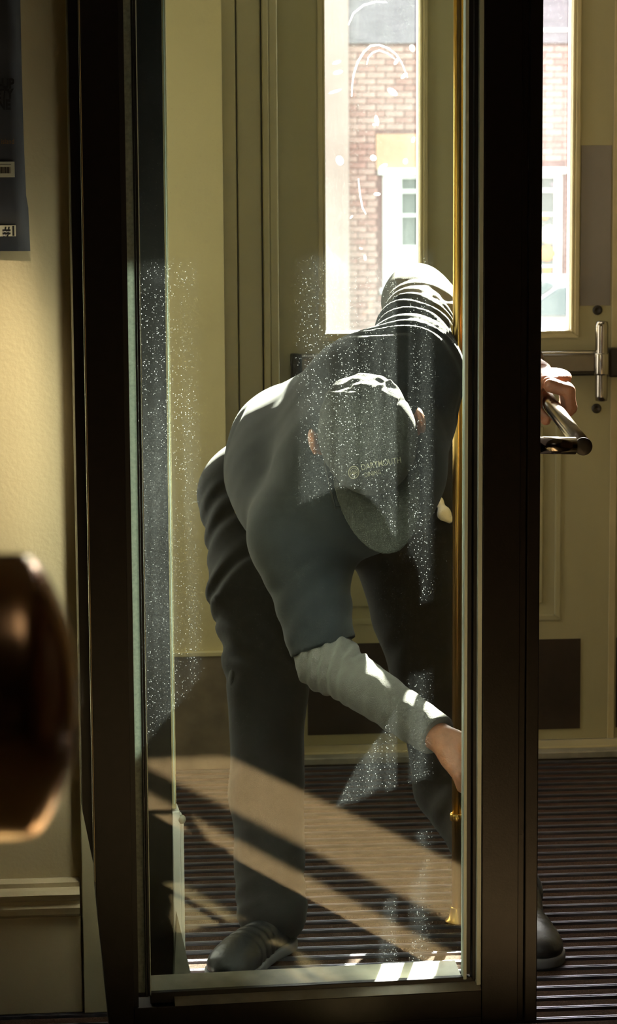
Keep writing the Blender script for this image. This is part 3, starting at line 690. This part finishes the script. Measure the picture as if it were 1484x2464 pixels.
def surf(f, lo, hi, h):
    lo = np.asarray(lo, float); hi = np.asarray(hi, float)
    # coarse pass finds the blocks near the surface; only these are evaluated finely
    n = np.ceil((hi-lo)/h).astype(int)+2
    gx, gy, gz_ = [lo[i]+np.arange(n[i])*h for i in range(3)]
    V = np.full(n, 1.0, np.float32); Bk = 10
    for i in range(0, n[0], Bk):
        for j in range(0, n[1], Bk):
            for k in range(0, n[2], Bk):
                xs, ys, zs = gx[i:i+Bk], gy[j:j+Bk], gz_[k:k+Bk]
                c = np.array([[xs.mean(), ys.mean(), zs.mean()]]); d = f(c)[0]
                if abs(d) > Bk*h*.95+.035:
                    V[i:i+Bk, j:j+Bk, k:k+Bk] = d; continue
                g = np.stack(np.meshgrid(xs, ys, zs, indexing='ij'), -1).reshape(-1,3)
                V[i:i+Bk, j:j+Bk, k:k+Bk] = f(g).reshape(len(xs), len(ys), len(zs))
    ins = V < 0; cn = n-1
    acc = np.zeros((*cn,3)); cnt = np.zeros(cn)
    I, J, K = np.meshgrid(*[np.arange(c) for c in cn], indexing='ij')
    offs = [(0,0,0),(1,0,0),(0,1,0),(1,1,0),(0,0,1),(1,0,1),(0,1,1),(1,1,1)]
    sl = lambda o: tuple(slice(o[a], o[a]+cn[a]) for a in range(3))
    for a in range(8):
        for b in range(a+1, 8):
            dd = [abs(offs[a][q]-offs[b][q]) for q in range(3)]
            if sum(dd) != 1: continue
            va, vb = V[sl(offs[a])], V[sl(offs[b])]; m = (va<0) != (vb<0)
            t = np.where(m, va/np.where(m, va-vb, 1), 0)
            for q in range(3):
                base = (I,J,K)[q]; acc[...,q] += np.where(m, base+offs[a][q]+t*(offs[b][q]-offs[a][q]), 0)
            cnt += m
    act = cnt > 0; idx = -np.ones(cn, int); idx[act] = np.arange(act.sum())
    verts = lo + (acc[act]/cnt[act][:,None])*h
    faces = []
    for ax in range(3):
        b_, c_ = (ax+1)%3, (ax+2)%3
        s0 = [slice(None)]*3; s1 = [slice(None)]*3
        s0[ax] = slice(0, n[ax]-1); s1[ax] = slice(1, n[ax])
        for q in (b_, c_): s0[q] = slice(1, n[q]-1); s1[q] = slice(1, n[q]-1)
        A_, B_ = ins[tuple(s0)], ins[tuple(s1)]
        w_ = np.argwhere(A_ != B_)
        if not len(w_): continue
        dirn = A_[tuple(w_.T)]
        w_[:, b_] += 1; w_[:, c_] += 1
        def ci(db, dc):
            q = w_.copy(); q[:, b_] -= db; q[:, c_] -= dc; return idx[tuple(q.T)]
        quad = np.stack([ci(1,1), ci(0,1), ci(0,0), ci(1,0)], 1)
        quad[~dirn] = quad[~dirn][:, ::-1]; faces.append(quad)
    F = np.concatenate(faces); F = F[(F>=0).all(1)]
    return verts, F
def mk(name, parts, m, parent, origin):
    vs, fs, o = [], [], 0
    for v, f in parts: vs.append(v-np.array(origin)); fs.append(f+o); o += len(v)
    v = np.concatenate(vs); f = np.concatenate(fs)
    me = bpy.data.meshes.new(name); me.vertices.add(len(v)); me.vertices.foreach_set('co', v.ravel().astype(np.float32))
    me.loops.add(f.size); me.loops.foreach_set('vertex_index', f.ravel().astype(np.int32))
    me.polygons.add(len(f)); me.polygons.foreach_set('loop_start', np.arange(0, f.size, 4, dtype=np.int32)); me.polygons.foreach_set('loop_total', np.full(len(f), 4, np.int32))
    me.update(); me.validate(); ob = link(name, me, m, parent, smooth=True); return ob
def bounds(pts, pad):
    a = np.array(pts); return a.min(0)-pad, a.max(0)+pad

Rv, Hv, Zv = np.array(RT), np.array(HD), np.array([0,0,1.])
# joints (our left / our right)
PEL = PN(770,1215,5.10)
HL, HR = PN(612,1190,5.14), PN(960,1212,5.16)
TL, TR = PN(622,1420,5.0), PN(997,1480,5.16)
KL, KR = PN(645,1640,4.92), PN(1025,1660,5.13)
SL_, SR_ = PN(640,1900,4.84), PN(1068,1900,5.12)
AL, AR = PN(655,2195,4.69), PN(1235,2150,4.86)
CA, CB, CC = PN(752,1112,5.05), PN(902,992,4.80), PN(868,1128,4.68)
SHL, SHR = PN(722,1285,4.68), PN(999,892,4.77)
EL, ER = PN(780,1590,4.62), PN(1003,722,5.12)
WL, WR = PN(1062,1778,4.36), PN(1296,900,4.84)

# feet on the floor
root = empty('person', (float(PN(770,1215,4.8)[0]), float(PN(770,1215,4.8)[1]), 0.0))
tag(root, 'person in grey cap, polo shirt and dark trousers bending down to wipe the glass door', 'person')
OR = tuple(root.location)

# ---------------- head frame
Cc = PN(884, 1045, 4.50)
e1 = nrm(Rv*math.cos(math.radians(11)) + Zv*math.sin(math.radians(11)))         # across the head, to our right
down = -Zv*math.cos(math.radians(11)) + Rv*math.sin(math.radians(11))
fw = nrm(down*math.cos(math.radians(17)) - Hv*math.sin(math.radians(17)))       # where the face points
fw = nrm(fw - e1*(fw@e1)); upv = np.cross(fw, e1); 
if upv@Hv > 0: upv = -upv                                                         # crown of the head points at us
HB = np.stack([e1, fw, upv])                                                      # local axes: x across, y forward, z up
def hd(x, y, z): return Cc + e1*x + fw*y + upv*z
def headf(p):
    q = (p-Cc)@HB.T
    d = ellip(q, (0,.0,0), (.076,.096,.088))
    d = smin(d, ellip(q, (0,.035,-.075), (.058,.060,.075)), .03)                 # face and jaw
    d = smin(d, capsule(q, (0,.088,-.055), (0,.112,-.085), .008,.014), .012)      # nose
    d = smin(d, capsule(q, (-.022,.083,-.118), (.022,.083,-.118), .008,.008), .008)  # lips
    d = smin(d, ellip(q, (0,.075,-.148), (.024,.020,.016)), .02)                  # chin
    for s in (-1,1):
        d = smax(d, -ellip(q, (s*.033,.100,-.055), (.018,.016,.012)), .01)       # eye sockets
        ear = ellip(q, (s*.088,-.008,-.050), (.011,.020,.033))
        ear = smin(ear, ellip(q, (s*.100,-.012,-.034), (.009,.024,.034)), .006)
        ear = smax(ear, -ellip(q, (s*.101,-.002,-.048), (.008,.011,.018)), .004)
        d = smin(d, ear, .006)
    nk = capsule(p, hd(0,-.03,-.10), CB+(CC-CB)*.3, .056,.066)
    return smin(d, nk, .03)
# ---------------- bare body (mostly under the clothes)
def bodyf(p):
    d = smin(capsule(p, PEL, CA, .12,.12), capsule(p, CA, CB, .12,.115), .05)
    d = smin(d, capsule(p, CB, CC, .12,.12), .05)
    d = smin(d, capsule(p, SHL, SHR, .055,.055), .05)
    for H0, T0, K0, S0, A0 in ((HL,TL,KL,SL_,AL),(HR,TR,KR,SR_,AR)):
        d = smin(d, capsule(p, H0, T0, .085,.070), .05); d = smin(d, capsule(p, T0, K0, .068,.050), .02)
        d = smin(d, capsule(p, K0, S0, .050,.046), .02); d = smin(d, capsule(p, S0, A0, .046,.034), .02)
    d = smin(d, capsule(p, PEL, HL, .11,.08), .05); d = smin(d, capsule(p, PEL, HR, .11,.08), .05)
    d = smin(d, capsule(p, SHL, EL, .048,.040), .03); d = smin(d, capsule(p, EL, WL, .038,.027), .02)
    d = smin(d, capsule(p, SHR, ER, .048,.040), .03); d = smin(d, capsule(p, ER, WR, .038,.027), .02)
    return d
# ---------------- hands
def chain(p, pts, rs, k=.006):
    d = None
    for i in range(len(pts)-1):
        c = capsule(p, pts[i], pts[i+1], rs[i], rs[i+1]); d = c if d is None else smin(d, c, k)
    return d
def unproj(px,py,D): return PN(px,py,D)
def handL(p):     # our left arm: reaches to the inner edge of the glass, back of the hand up, fingers wrapping down the frame edge
    fa = nrm(WL-EL)
    wr0 = WL-fa*.06
    d = capsule(p, wr0, WL, .030,.027)
    palm0 = PN(1082,1790,4.335); palm1 = PN(1122,1835,4.31)
    B = np.stack([nrm(palm1-palm0), nrm(np.cross(Hv, palm1-palm0)), Hv])
    B[2] = nrm(np.cross(B[0],B[1]))
    d = smin(d, ellip(p, (palm0+palm1)/2, (.050,.036,.018), B), .018)
    # fingers: go right and down along the frame
    f0 = [(1118,1800),(1122,1822),(1118,1846),(1106,1868)]
    for i,(x,y) in enumerate(f0):
        L = (.9,1.0,.95,.75)[i]; D0 = 4.306-.004*i
        a = PN(x,y,D0); b = PN(x+26*L, y+34*L, D0-.004); c = PN(x+34*L, y+66*L, D0+.006); e = PN(x+32*L, y+90*L, D0+.016)
        d = smin(d, chain(p, [a,b,c,e], [.0105,.0098,.0088,.0076]), .006)
    a = PN(1078,1812,4.33); b = PN(1098,1852,4.31); c = PN(1110,1895,4.30)
    d = smin(d, chain(p, [a,b,c], [.015,.0115,.009]), .01)
    return d
tA, tB = np.array(h0), np.array(far); tax = nrm(tB-tA)
def on_tube(s, ang, r):                      # point round the tube: s metres from the end cap, ang measured from straight up towards our right
    a = nrm(Rv - tax*(Rv@tax)); u = nrm(Zv - tax*(Zv@tax)); return tA + tax*s + a*(r*math.sin(ang)) + u*(r*math.cos(ang))
LT = np.linalg.norm(tB-tA)
def handR(p):     # our right arm: grips the tube pull, knuckles above and fingers round its far right side
    kn = on_tube(LT-.110, math.radians(8), .042)
    d = capsule(p, WR+nrm(ER-WR)*.06, WR, .030,.027)
    pal = (WR*.45+kn*.55)
    ax = nrm(kn-WR); side = nrm(tax-ax*(tax@ax)); B = np.stack([ax, side, np.cross(ax, side)])
    d = smin(d, ellip(p, pal, (.055,.046,.020), B), .02)
    for i in range(4):
        s = LT-.070-.026*i; L = (.95,1.0,.96,.82)[i]; r = RTB
        pts = [on_tube(s+.004, math.radians(-8), r+.028), on_tube(s, math.radians(48*L), r+.027), on_tube(s-.003, math.radians(108*L), r+.017), on_tube(s-.004, math.radians(165*L), r+.009)]
        d = smin(d, chain(p, pts, [.0135,.0122,.0108,.0090]), .004)
    th_ = [on_tube(LT-.085, math.radians(-55), r+.022), on_tube(LT-.120, math.radians(-105), r+.016), on_tube(LT-.165, math.radians(-140), r+.011)]
    d = smin(d, chain(p, th_, [.016,.0125,.0095]), .010)
    # never enter the tube
    return np.maximum(d, -(capsule(p, tA, tB, RTB+.0006, RTB+.0006)))
bparts = []
allj = [PEL,HL,HR,TL,TR,KL,KR,SL_,SR_,AL,AR,CA,CB,CC,SHL,SHR,EL,ER,WL,WR]
lo, hi = bounds(allj, .16); bparts.append(surf(bodyf, lo, hi, .011))
lo, hi = bounds([hd(0,0,.02), hd(0,.09,-.16), hd(.1,0,0), hd(-.1,0,0), hd(0,-.1,0)], .035); bparts.append(surf(headf, lo, hi, .0035))
lo, hi = bounds([WL-nrm(WL-EL)*.03, PN(1160,1960,4.32), PN(1060,1740,4.35)], .035); bparts.append(surf(handL, lo, hi, .0026))
lo, hi = bounds([WR, on_tube(LT-.20,0,0), on_tube(LT,0,0)], .07); bparts.append(surf(handR, lo, hi, .0026))
body = mk('body', bparts, M['skin'], root, OR)

# ---------------- clothes
def folds(p, a, b, amp, lam, lo_, hi_, slant=.35, ph=0.0, ref=None, R=.15):
    """ring-like creases across a limb from a to b between fractions lo_ and hi_"""
    a = np.asarray(a); ab = np.asarray(b)-a; L = np.linalg.norm(ab); ax = ab/L; q = p-a; s = q@ax
    ref = Rv if ref is None else ref
    lat = q@nrm(ref-ax*(ref@ax))
    w_ = np.clip((s/L-lo_)/.12, 0, 1)*np.clip((hi_-s/L)/.12, 0, 1)
    w_ = w_*np.clip((R-np.linalg.norm(q-s[:,None]*ax, axis=1))/.04, 0, 1)
    arg = 2*np.pi*(s+slant*lat + .012*wob(p, 22, ph))/lam + ph
    c = np.sin(arg); c = np.sign(c)*np.abs(c)**.75
    env = .55+.45*wob(p, 13, ph+2)
    return amp*w_*c*env
def shirtf(p):
    d = smin(capsule(p, CA, CB, .155,.148), capsule(p, CB, CC, .148,.145), .04)
    d = smin(d, capsule(p, CC, CA, .145,.150), .06)
    bt = math.radians(14); Bt = np.stack([Rv, Hv*math.cos(bt)+Zv*math.sin(bt), Zv*math.cos(bt)-Hv*math.sin(bt)])
    d = smin(d, ellip(p, PN(688,1135,4.97), (.115,.23,.140), Bt), .05)
    d = smin(d, capsule(p, CC, SHL, .13,.090), .05)
    d = smin(d, capsule(p, CB, SHR, .125,.084), .035)
    sl = capsule(p, SHL, SHL+(EL-SHL)*1.1, .086,.060)
    d = smin(d, sl, .04)
    sr = capsule(p, SHR, SHR+(ER-SHR)*.9, .084,.074)
    d = smin(d, sr, .035)
    d = smin(d, capsule(p, PN(672,1130,5.0), SHL, .088,.082), .05)
    # collar roll round the neck
    d = smin(d, capsule(p, hd(-.05,-.05,-.12), hd(.05,-.05,-.12), .028,.028), .02)
    # gentle body folds
    d = d - .0022*wob(p, 14, 1.0) - .0008*wob(p, 38, 2.0)
    d = d + folds(p, SHR, ER, .006, .042, -.15, .8, .5, .6)
    d = d + folds(p, SHL, EL, .0028, .060, .15, 1.0, .7, 1.9)
    d = d + folds(p, PN(575,1110,5.07), PN(760,1170,4.9), .0040, .075, -.25, .30, .10, 1.2, ref=Zv, R=.4)
    d = np.maximum(d, .0150-np.hypot(p[:,0]-pb_.x, p[:,1]-pb_.y))      # the cloth gives way to the brass post
    # cut: hems
    axl = nrm(EL-SHL+Rv*.03); d = smax(d, np.where(((p-SHL)@nrm(EL-SHL) > .0) & (np.linalg.norm(p-EL,axis=1) < .2), (p-(SHL+(EL-SHL)*.90))@axl, -1), .004)
    axr = nrm(ER-SHR); d = smax(d, np.where(np.linalg.norm(p-ER,axis=1) < .17, (p-(SHR+(ER-SHR)*.44))@nrm(axr+Rv*.15-Zv*.05), -1), .004)
    # shirt tail hem, slanted towards the hip on our left
    hn = nrm(PN(520,1175,5.16)-PN(700,1110,5.0)); d = smax(d, (p-PN(574,1150,5.10))@hn, .012)
    return d
lo, hi = bounds([CA,CB,CC,SHL,SHR,EL,SHR+(ER-SHR)*.6, PN(560,1100,5.1)], .17)
shirt = mk('polo_shirt', [surf(shirtf, lo, hi, .0052)], M['shirt'], root, OR)
def underL(p):
    s0 = SHL+(EL-SHL)*.72; e_ = EL+np.array(Rv)*.004
    d = smin(capsule(p, s0, e_, .056,.053), capsule(p, e_, WL, .053,.0385), .03)
    d = d + folds(p, s0, EL, .0020, .030, .2, 1.6, .9, .4) + folds(p, EL, WL, .0030, .032, -.25, .38, .8, 2.2)
    d = d - .0012*wob(p, 45, .5) + folds(p, EL, WL, .0012, .045, .4, .95, .5, 1.1)
    ax = nrm(WL-EL); return smax(d, np.where(np.linalg.norm(p-WL,axis=1) < .12, (p-(WL-ax*.012))@nrm(ax-Zv*.1), -1), .003)
lo, hi = bounds([SHL+(EL-SHL)*.7, EL, WL], .08)
usl = mk('undershirt_sleeve', [surf(underL, lo, hi, .0036)], M['under'], root, OR)
def underR(p):
    s0 = SHR+(ER-SHR)*.30
    d = smin(capsule(p, s0, ER, .070,.066), capsule(p, ER, WR, .064,.040), .035)
    d = d + folds(p, s0, ER, .0035, .040, -.1, .8, .25, 1.4) + folds(p, ER, WR, .004, .045, .22, .6, .5, .3)
    d = d - .0015*wob(p, 40, .9)
    d = np.maximum(d, .0150-np.hypot(p[:,0]-pb_.x, p[:,1]-pb_.y))
    ax = nrm(WR-ER); return smax(d, np.where(np.linalg.norm(p-WR,axis=1) < .12, (p-(WR-ax*.03))@ax, -1), .003)
lo, hi = bounds([SHR+(ER-SHR)*.2, ER, WR], .10)
usr = mk('undershirt_sleeve', [surf(underR, lo, hi, .0036)], M['under'], root, OR)
def trouf(p):
    d = smin(capsule(p, HL, TL, .108,.100), capsule(p, TL, KL, .099,.080), .02)
    d = smin(d, capsule(p, KL, SL_, .079,.072), .02); d = smin(d, capsule(p, SL_, AL, .072,.068), .02)
    e = smin(capsule(p, HR, TR, .128,.088), capsule(p, TR, KR, .084,.064), .02)
    e = smin(e, capsule(p, KR, SR_, .064,.060), .02); e = smin(e, capsule(p, SR_, AR, .060,.060), .02)
    d = smin(d, e, .03); d = smin(d, capsule(p, HL, PEL, .108,.125), .04); d = smin(d, capsule(p, PEL, HR, .125,.120), .04)
    d = d + folds(p, HL, TL, .0075, .060, .0, 1.3, .6, .8) + folds(p, TL, KL, .006, .060, .0, 1.0, -.9, .2)
    d = d + folds(p, KL, AL, .0022, .16, .1, 1.0, 1.6, .2)+ folds(p, AL+(KL-AL)*.22, AL, .005, .045, .1, 1.2, .5, .2)
    d = d + folds(p, TR, AR, .004, .09, .0, 1.0, .9, 1.4)
    d = d - .0022*wob(p, 24, 4.0)
    for A0, S0 in ((AL,SL_),(AR,SR_)):
        ax = nrm(A0-S0); d = smax(d, np.where(np.linalg.norm(p-A0,axis=1) < .16, (p-(A0+ax*.055))@ax, -1), .004); d = smax(d, .028-p[:,2], .004)
    return d
lo, hi = bounds([HL,HR,TL,TR,KL,KR,AL,AR], .15)
trou = mk('trousers', [surf(trouf, lo, hi, .0065)], M['trouser'], root, OR)
def beltf(p):
    c = PN(690,1120,5.12); ax = nrm(PEL-CA)
    ring = np.abs(capsule(p, HL+(CA-HL)*.22, PEL+(CA-PEL)*.3, .112,.13)) - .004
    return ring
# yellow tag, belt pouch and white cloth at the hips
tg = box('pen_clip', -.012,.012,-.003,.003,-.004,.004, M['yellow'], root, .001); tg.location = Vector(PN(578,1226,4.985))-root.location; tg.rotation_euler=(0,-.35,0)
def pouchf(p):
    c = PN(1085,1160,5.07); q = p-c
    B = np.stack([nrm(Rv*.85+Zv*.5), Hv, nrm(Zv*.85-Rv*.5)]); q = q@B.T
    e = np.abs(q)-np.array([.040,.030,.070]); return np.linalg.norm(np.maximum(e,0),axis=1)+np.minimum(e.max(1),0)-.008
lo, hi = bounds([PN(1085,1160,5.07)], .08); mk('belt_pouch', [surf(pouchf, lo, hi, .004)], M['plastic'], root, OR)
def clothf(p):
    d = chain(p, [PN(1058,1205,5.0), PN(1066,1235,4.985), PN(1082,1250,4.985)], [.007,.012,.009], .01)
    return d - .003*wob(p, 80, 1) 
lo, hi = bounds([PN(1058,1205,5.0), PN(1085,1252,4.985)], .03); mk('hanging_cloth', [surf(clothf, lo, hi, .003)], M['cloth'], root, OR)
# knee pocket flap
fl_ = PN(566,1640,4.90)
def flapf(p):
    q = p-fl_; return ellip(q@np.stack([Rv,Hv,Zv]).T, (0,0,0), (.014,.03,.045)) - .001*wob(p,60,1)
lo, hi = bounds([fl_], .06); mk('pocket_flap', [surf(flapf, lo, hi, .004)], M['trouser'], root, OR)

# ---------------- cap
CR = (.0895,.112,.094)
def capz(x, y):
    t = 1-(x/CR[0])**2-(y/CR[1])**2; return CR[2]*math.sqrt(max(t, .0))
def capf(p):
    q = (p-Cc)@HB.T
    d = ellip(q, (0,0,0), CR)
    # panel seams, puckered back with strap opening
    ang = np.arctan2(q[:,0], q[:,1]); sm_ = np.abs(((ang/(np.pi/3)+.5)%1)-.5)*(np.pi/3)*np.linalg.norm(q[:,:2],axis=1)
    d = d + .0018*np.exp(-(sm_/.0035)**2)
    back = np.clip((-q[:,1]-.03)/.05, 0, 1)
    d = d - back*(.0045*wob(p, 48, 2.2)+.003*wob(p, 95, .7)) - .0012*wob(p, 30, .4)
    arch = q[:,1]+.062+.9*q[:,0]**2/.09*.6
    d = d - .0035*np.exp(-(arch/.004)**2)*np.clip((-q[:,1])/.03,0,1)
    d = smax(d, -ellip(q, (0,0,0), (CR[0]-.007,CR[1]-.007,CR[2]-.007)), .002)
    d = smax(d, -(q[:,2]+.022+.18*np.clip(q[:,1],-.1,.1)), .003)      # lower edge
    bt = ellip(q, (0,-.002,CR[2]+.001), (.007,.007,.0035)); return smin(d, bt, .002)
lo, hi = bounds([hd(.1,.12,.1), hd(-.1,-.12,-.06), hd(.1,-.12,.1), hd(-.1,.12,-.06)], .03)
cap = mk('cap', [surf(capf, lo, hi, .0032)], M['cap'], root, OR)
def visf(p):
    q = (p-Cc)@HB.T
    r_ = ellip(q*np.array([1,1,0]), (0,.075,0), (.078,.142,1e3))
    z0 = -.020 - .30*q[:,0]**2/.09 - .20*np.clip(q[:,1]-.09,0,1)+.004
    d = smax(r_, np.abs(q[:,2]-z0)-.0025, .002)
    d = smax(d, -ellip(q, (0,0,0), (CR[0]-.004,CR[1]-.006,10)), .002)
    return d
lo, hi = bounds([hd(.09,.2,.0), hd(-.09,.03,-.06), hd(.09,.03,-.06),hd(-.09,.2,.0)], .02)
vis = mk('cap_visor', [surf(visf, lo, hi, .003)], M['cap'], cap, (0,0,0))
for v in vis.data.vertices: v.co -= Vector(OR)
# embroidered lettering laid over the front panels of the cap
def on_cap(x, y, up=.0014):
    z = capz(x, y); g = np.array([x/CR[0]**2, y/CR[1]**2, max(z,1e-3)/CR[2]**2]); g = g/np.linalg.norm(g)
    q = np.array([x, y, z]) + g*up; return hd(*q)-np.array(OR)
def cap_text(body, x0, y0, size, arc=0.0, bold=.004):
    me = text_mesh(body, 1.0, bold); bm = bmesh.new(); bm.from_mesh(me)
    bmesh.ops.subdivide_edges(bm, edges=[e for e in bm.edges if e.calc_length() > .15], cuts=2)
    for v in bm.verts:
        x = x0 + v.co.x*size; y = y0 - v.co.y*size*1.15 + arc*(x-x0-.02)**2
        v.co = Vector(on_cap(x, y))
    bm.to_mesh(me); bm.free(); return link('embroidery', me, M['thread'], cap)
cap_text('DARTMOUTH', -.023, .0745, .0115, arc=-1.0)
cap_text('DINING', -.020, .086, .0085, arc=-.6)
def ring_mesh(cx, cy, r0, r1, n_=28):
    bm = bmesh.new(); a=[];b=[]
    for i in range(n_):
        t = 2*math.pi*i/n_; a.append(bm.verts.new(Vector(on_cap(cx+r0*math.cos(t), cy+r0*math.sin(t))))); b.append(bm.verts.new(Vector(on_cap(cx+r1*math.cos(t), cy+r1*math.sin(t)))))
    for i in range(n_): bm.faces.new((a[i],b[i],b[(i+1)%n_],a[(i+1)%n_]))
    me = bpy.data.meshes.new('emblem'); bm.to_mesh(me); bm.free(); return link('emblem', me, M['thread'], cap)
ring_mesh(-.037,.0735,.0085,.0100); ring_mesh(-.037,.0735,.0060,.0068)
bm = bmesh.new()
for i in range(6):      # little tree-like strokes inside the ring
    t = math.pi/2+ (i-2.5)*.42; c_ = (-.037,.0775); a = (c_[0]+.0005, c_[1]); 
    ex_, ey_ = c_[0]+.0075*math.cos(t), c_[1]-.0075*math.sin(t); nx_, ny_ = -math.sin(t)*.0005, -math.cos(t)*.0005
    vs = [bm.verts.new(Vector(on_cap(*q_))) for q_ in ((c_[0]-nx_,c_[1]-ny_),(ex_-nx_,ey_-ny_),(ex_+nx_,ey_+ny_),(c_[0]+nx_,c_[1]+ny_))]
    bm.faces.new(vs)
me = bpy.data.meshes.new('emblem'); bm.to_mesh(me); bm.free(); link('emblem', me, M['thread'], cap)
# hair behind the ears, spectacles, eyes
def hairf(p):
    q = (p-Cc)@HB.T
    d = ellip(q, (0,-.008,-.02), (.0800,.0930,.088)); d = smax(d, q[:,1]-.012, .004); d = smax(d, -(q[:,2]+.085), .004); return smax(d, q[:,2]+.012, .004)
lo, hi = bounds([hd(.09,.02,0), hd(-.09,-.11,-.1), hd(.09,-.11,-.1), hd(-.09,.02,0)], .02)
mk('hair', [surf(hairf, lo, hi, .004)], mat('grey_hair', (.25,.23,.2), .8, noise=.3, nscale=200, bump=.6, bscale=300), root, OR)
def H3(x,y,z): return Vector(hd(x,y,z))-root.location
sp_ = tube('spectacles', [H3(.086,-.005,-.038), H3(.086,.06,-.045), H3(.084,.112,-.050), H3(.020,.122,-.052), H3(-.020,.122,-.052), H3(-.084,.112,-.050), H3(-.086,.06,-.045), H3(-.086,-.005,-.038)], .0022, M['plastic'], root, 12)
for s in (-1,1):
    lathe('lens', [(0,.020),(.0016,.020)], H3(s*.036,.121,-.062), fw, M['shopglass'], sp_, 28)
    lathe('eye', [(-.011*math.cos(t), max(.0005,.011*math.sin(t))) for t in np.linspace(0,math.pi,10)], H3(s*.033,.078,-.058), fw, M['eye'], root, 16)

# ---------------- shoes
def shoe(toe, heel):
    toe = np.array(toe, float); heel = np.array(heel, float); ax = nrm(toe-heel); sd = np.cross(Zv, ax); L = np.linalg.norm(toe-heel)
    B = np.stack([ax, sd, Zv])
    def up_(p):
        q = (p-heel)@B.T
        d = ellip(q, (.055,0,.050), (.062,.038,.050)); d = smin(d, ellip(q, (L*.55,0,.036), (.085,.042,.040)), .03)
        d = smin(d, ellip(q, (L-.055,.003,.030), (.060,.047,.032)), .03); d = smin(d, capsule(q, (.055,0,.05),(.050,0,.085), .034,.030), .02)
        d = d - .0012*np.sin(q[:,0]*260)*np.clip((q[:,0]-.10)/.02,0,1)*np.clip((L*.75-q[:,0])/.02,0,1)
        return smax(d, -(q[:,2]-.012), .003)
    def so_(p):
        q = (p-heel)@B.T
        o = smin(ellip(q*np.array([1,1,0]), (.055,0,0), (.064,.040,1e3)), ellip(q*np.array([1,1,0]), (L-.06,.003,0), (.070,.051,1e3)), .01)
        o = smin(o, capsule(q*np.array([1,1,0]), (.05,0,0), (L-.06,0,0), .036,.044), .02)
        return smax(o, np.abs(q[:,2]-.011)-.010, .003)
    lo, hi = bounds([toe, heel, heel+Zv*.15], .06)
    u = mk('shoe', [surf(up_, lo, hi, .0035)], M['shoe'], root, OR)
    s = mk('sole', [surf(so_, lo, hi, .0035)], M['sole'], u, OR)
zf = 0.0
tl, hl = PF(525,2372), PF(690,2268); tr_, hr_ = PF(1303,2332), PF(1250,2235)
def fitfoot(t, h, L=.285):
    t = np.array(t); h = np.array(h); a = nrm(h-t); return t, t+a*L
for (t, h) in ((tl, hl), (tr_, hr_)):
    t, h = fitfoot(t, h); t[2] = h[2] = 0.0; shoe(t, h)
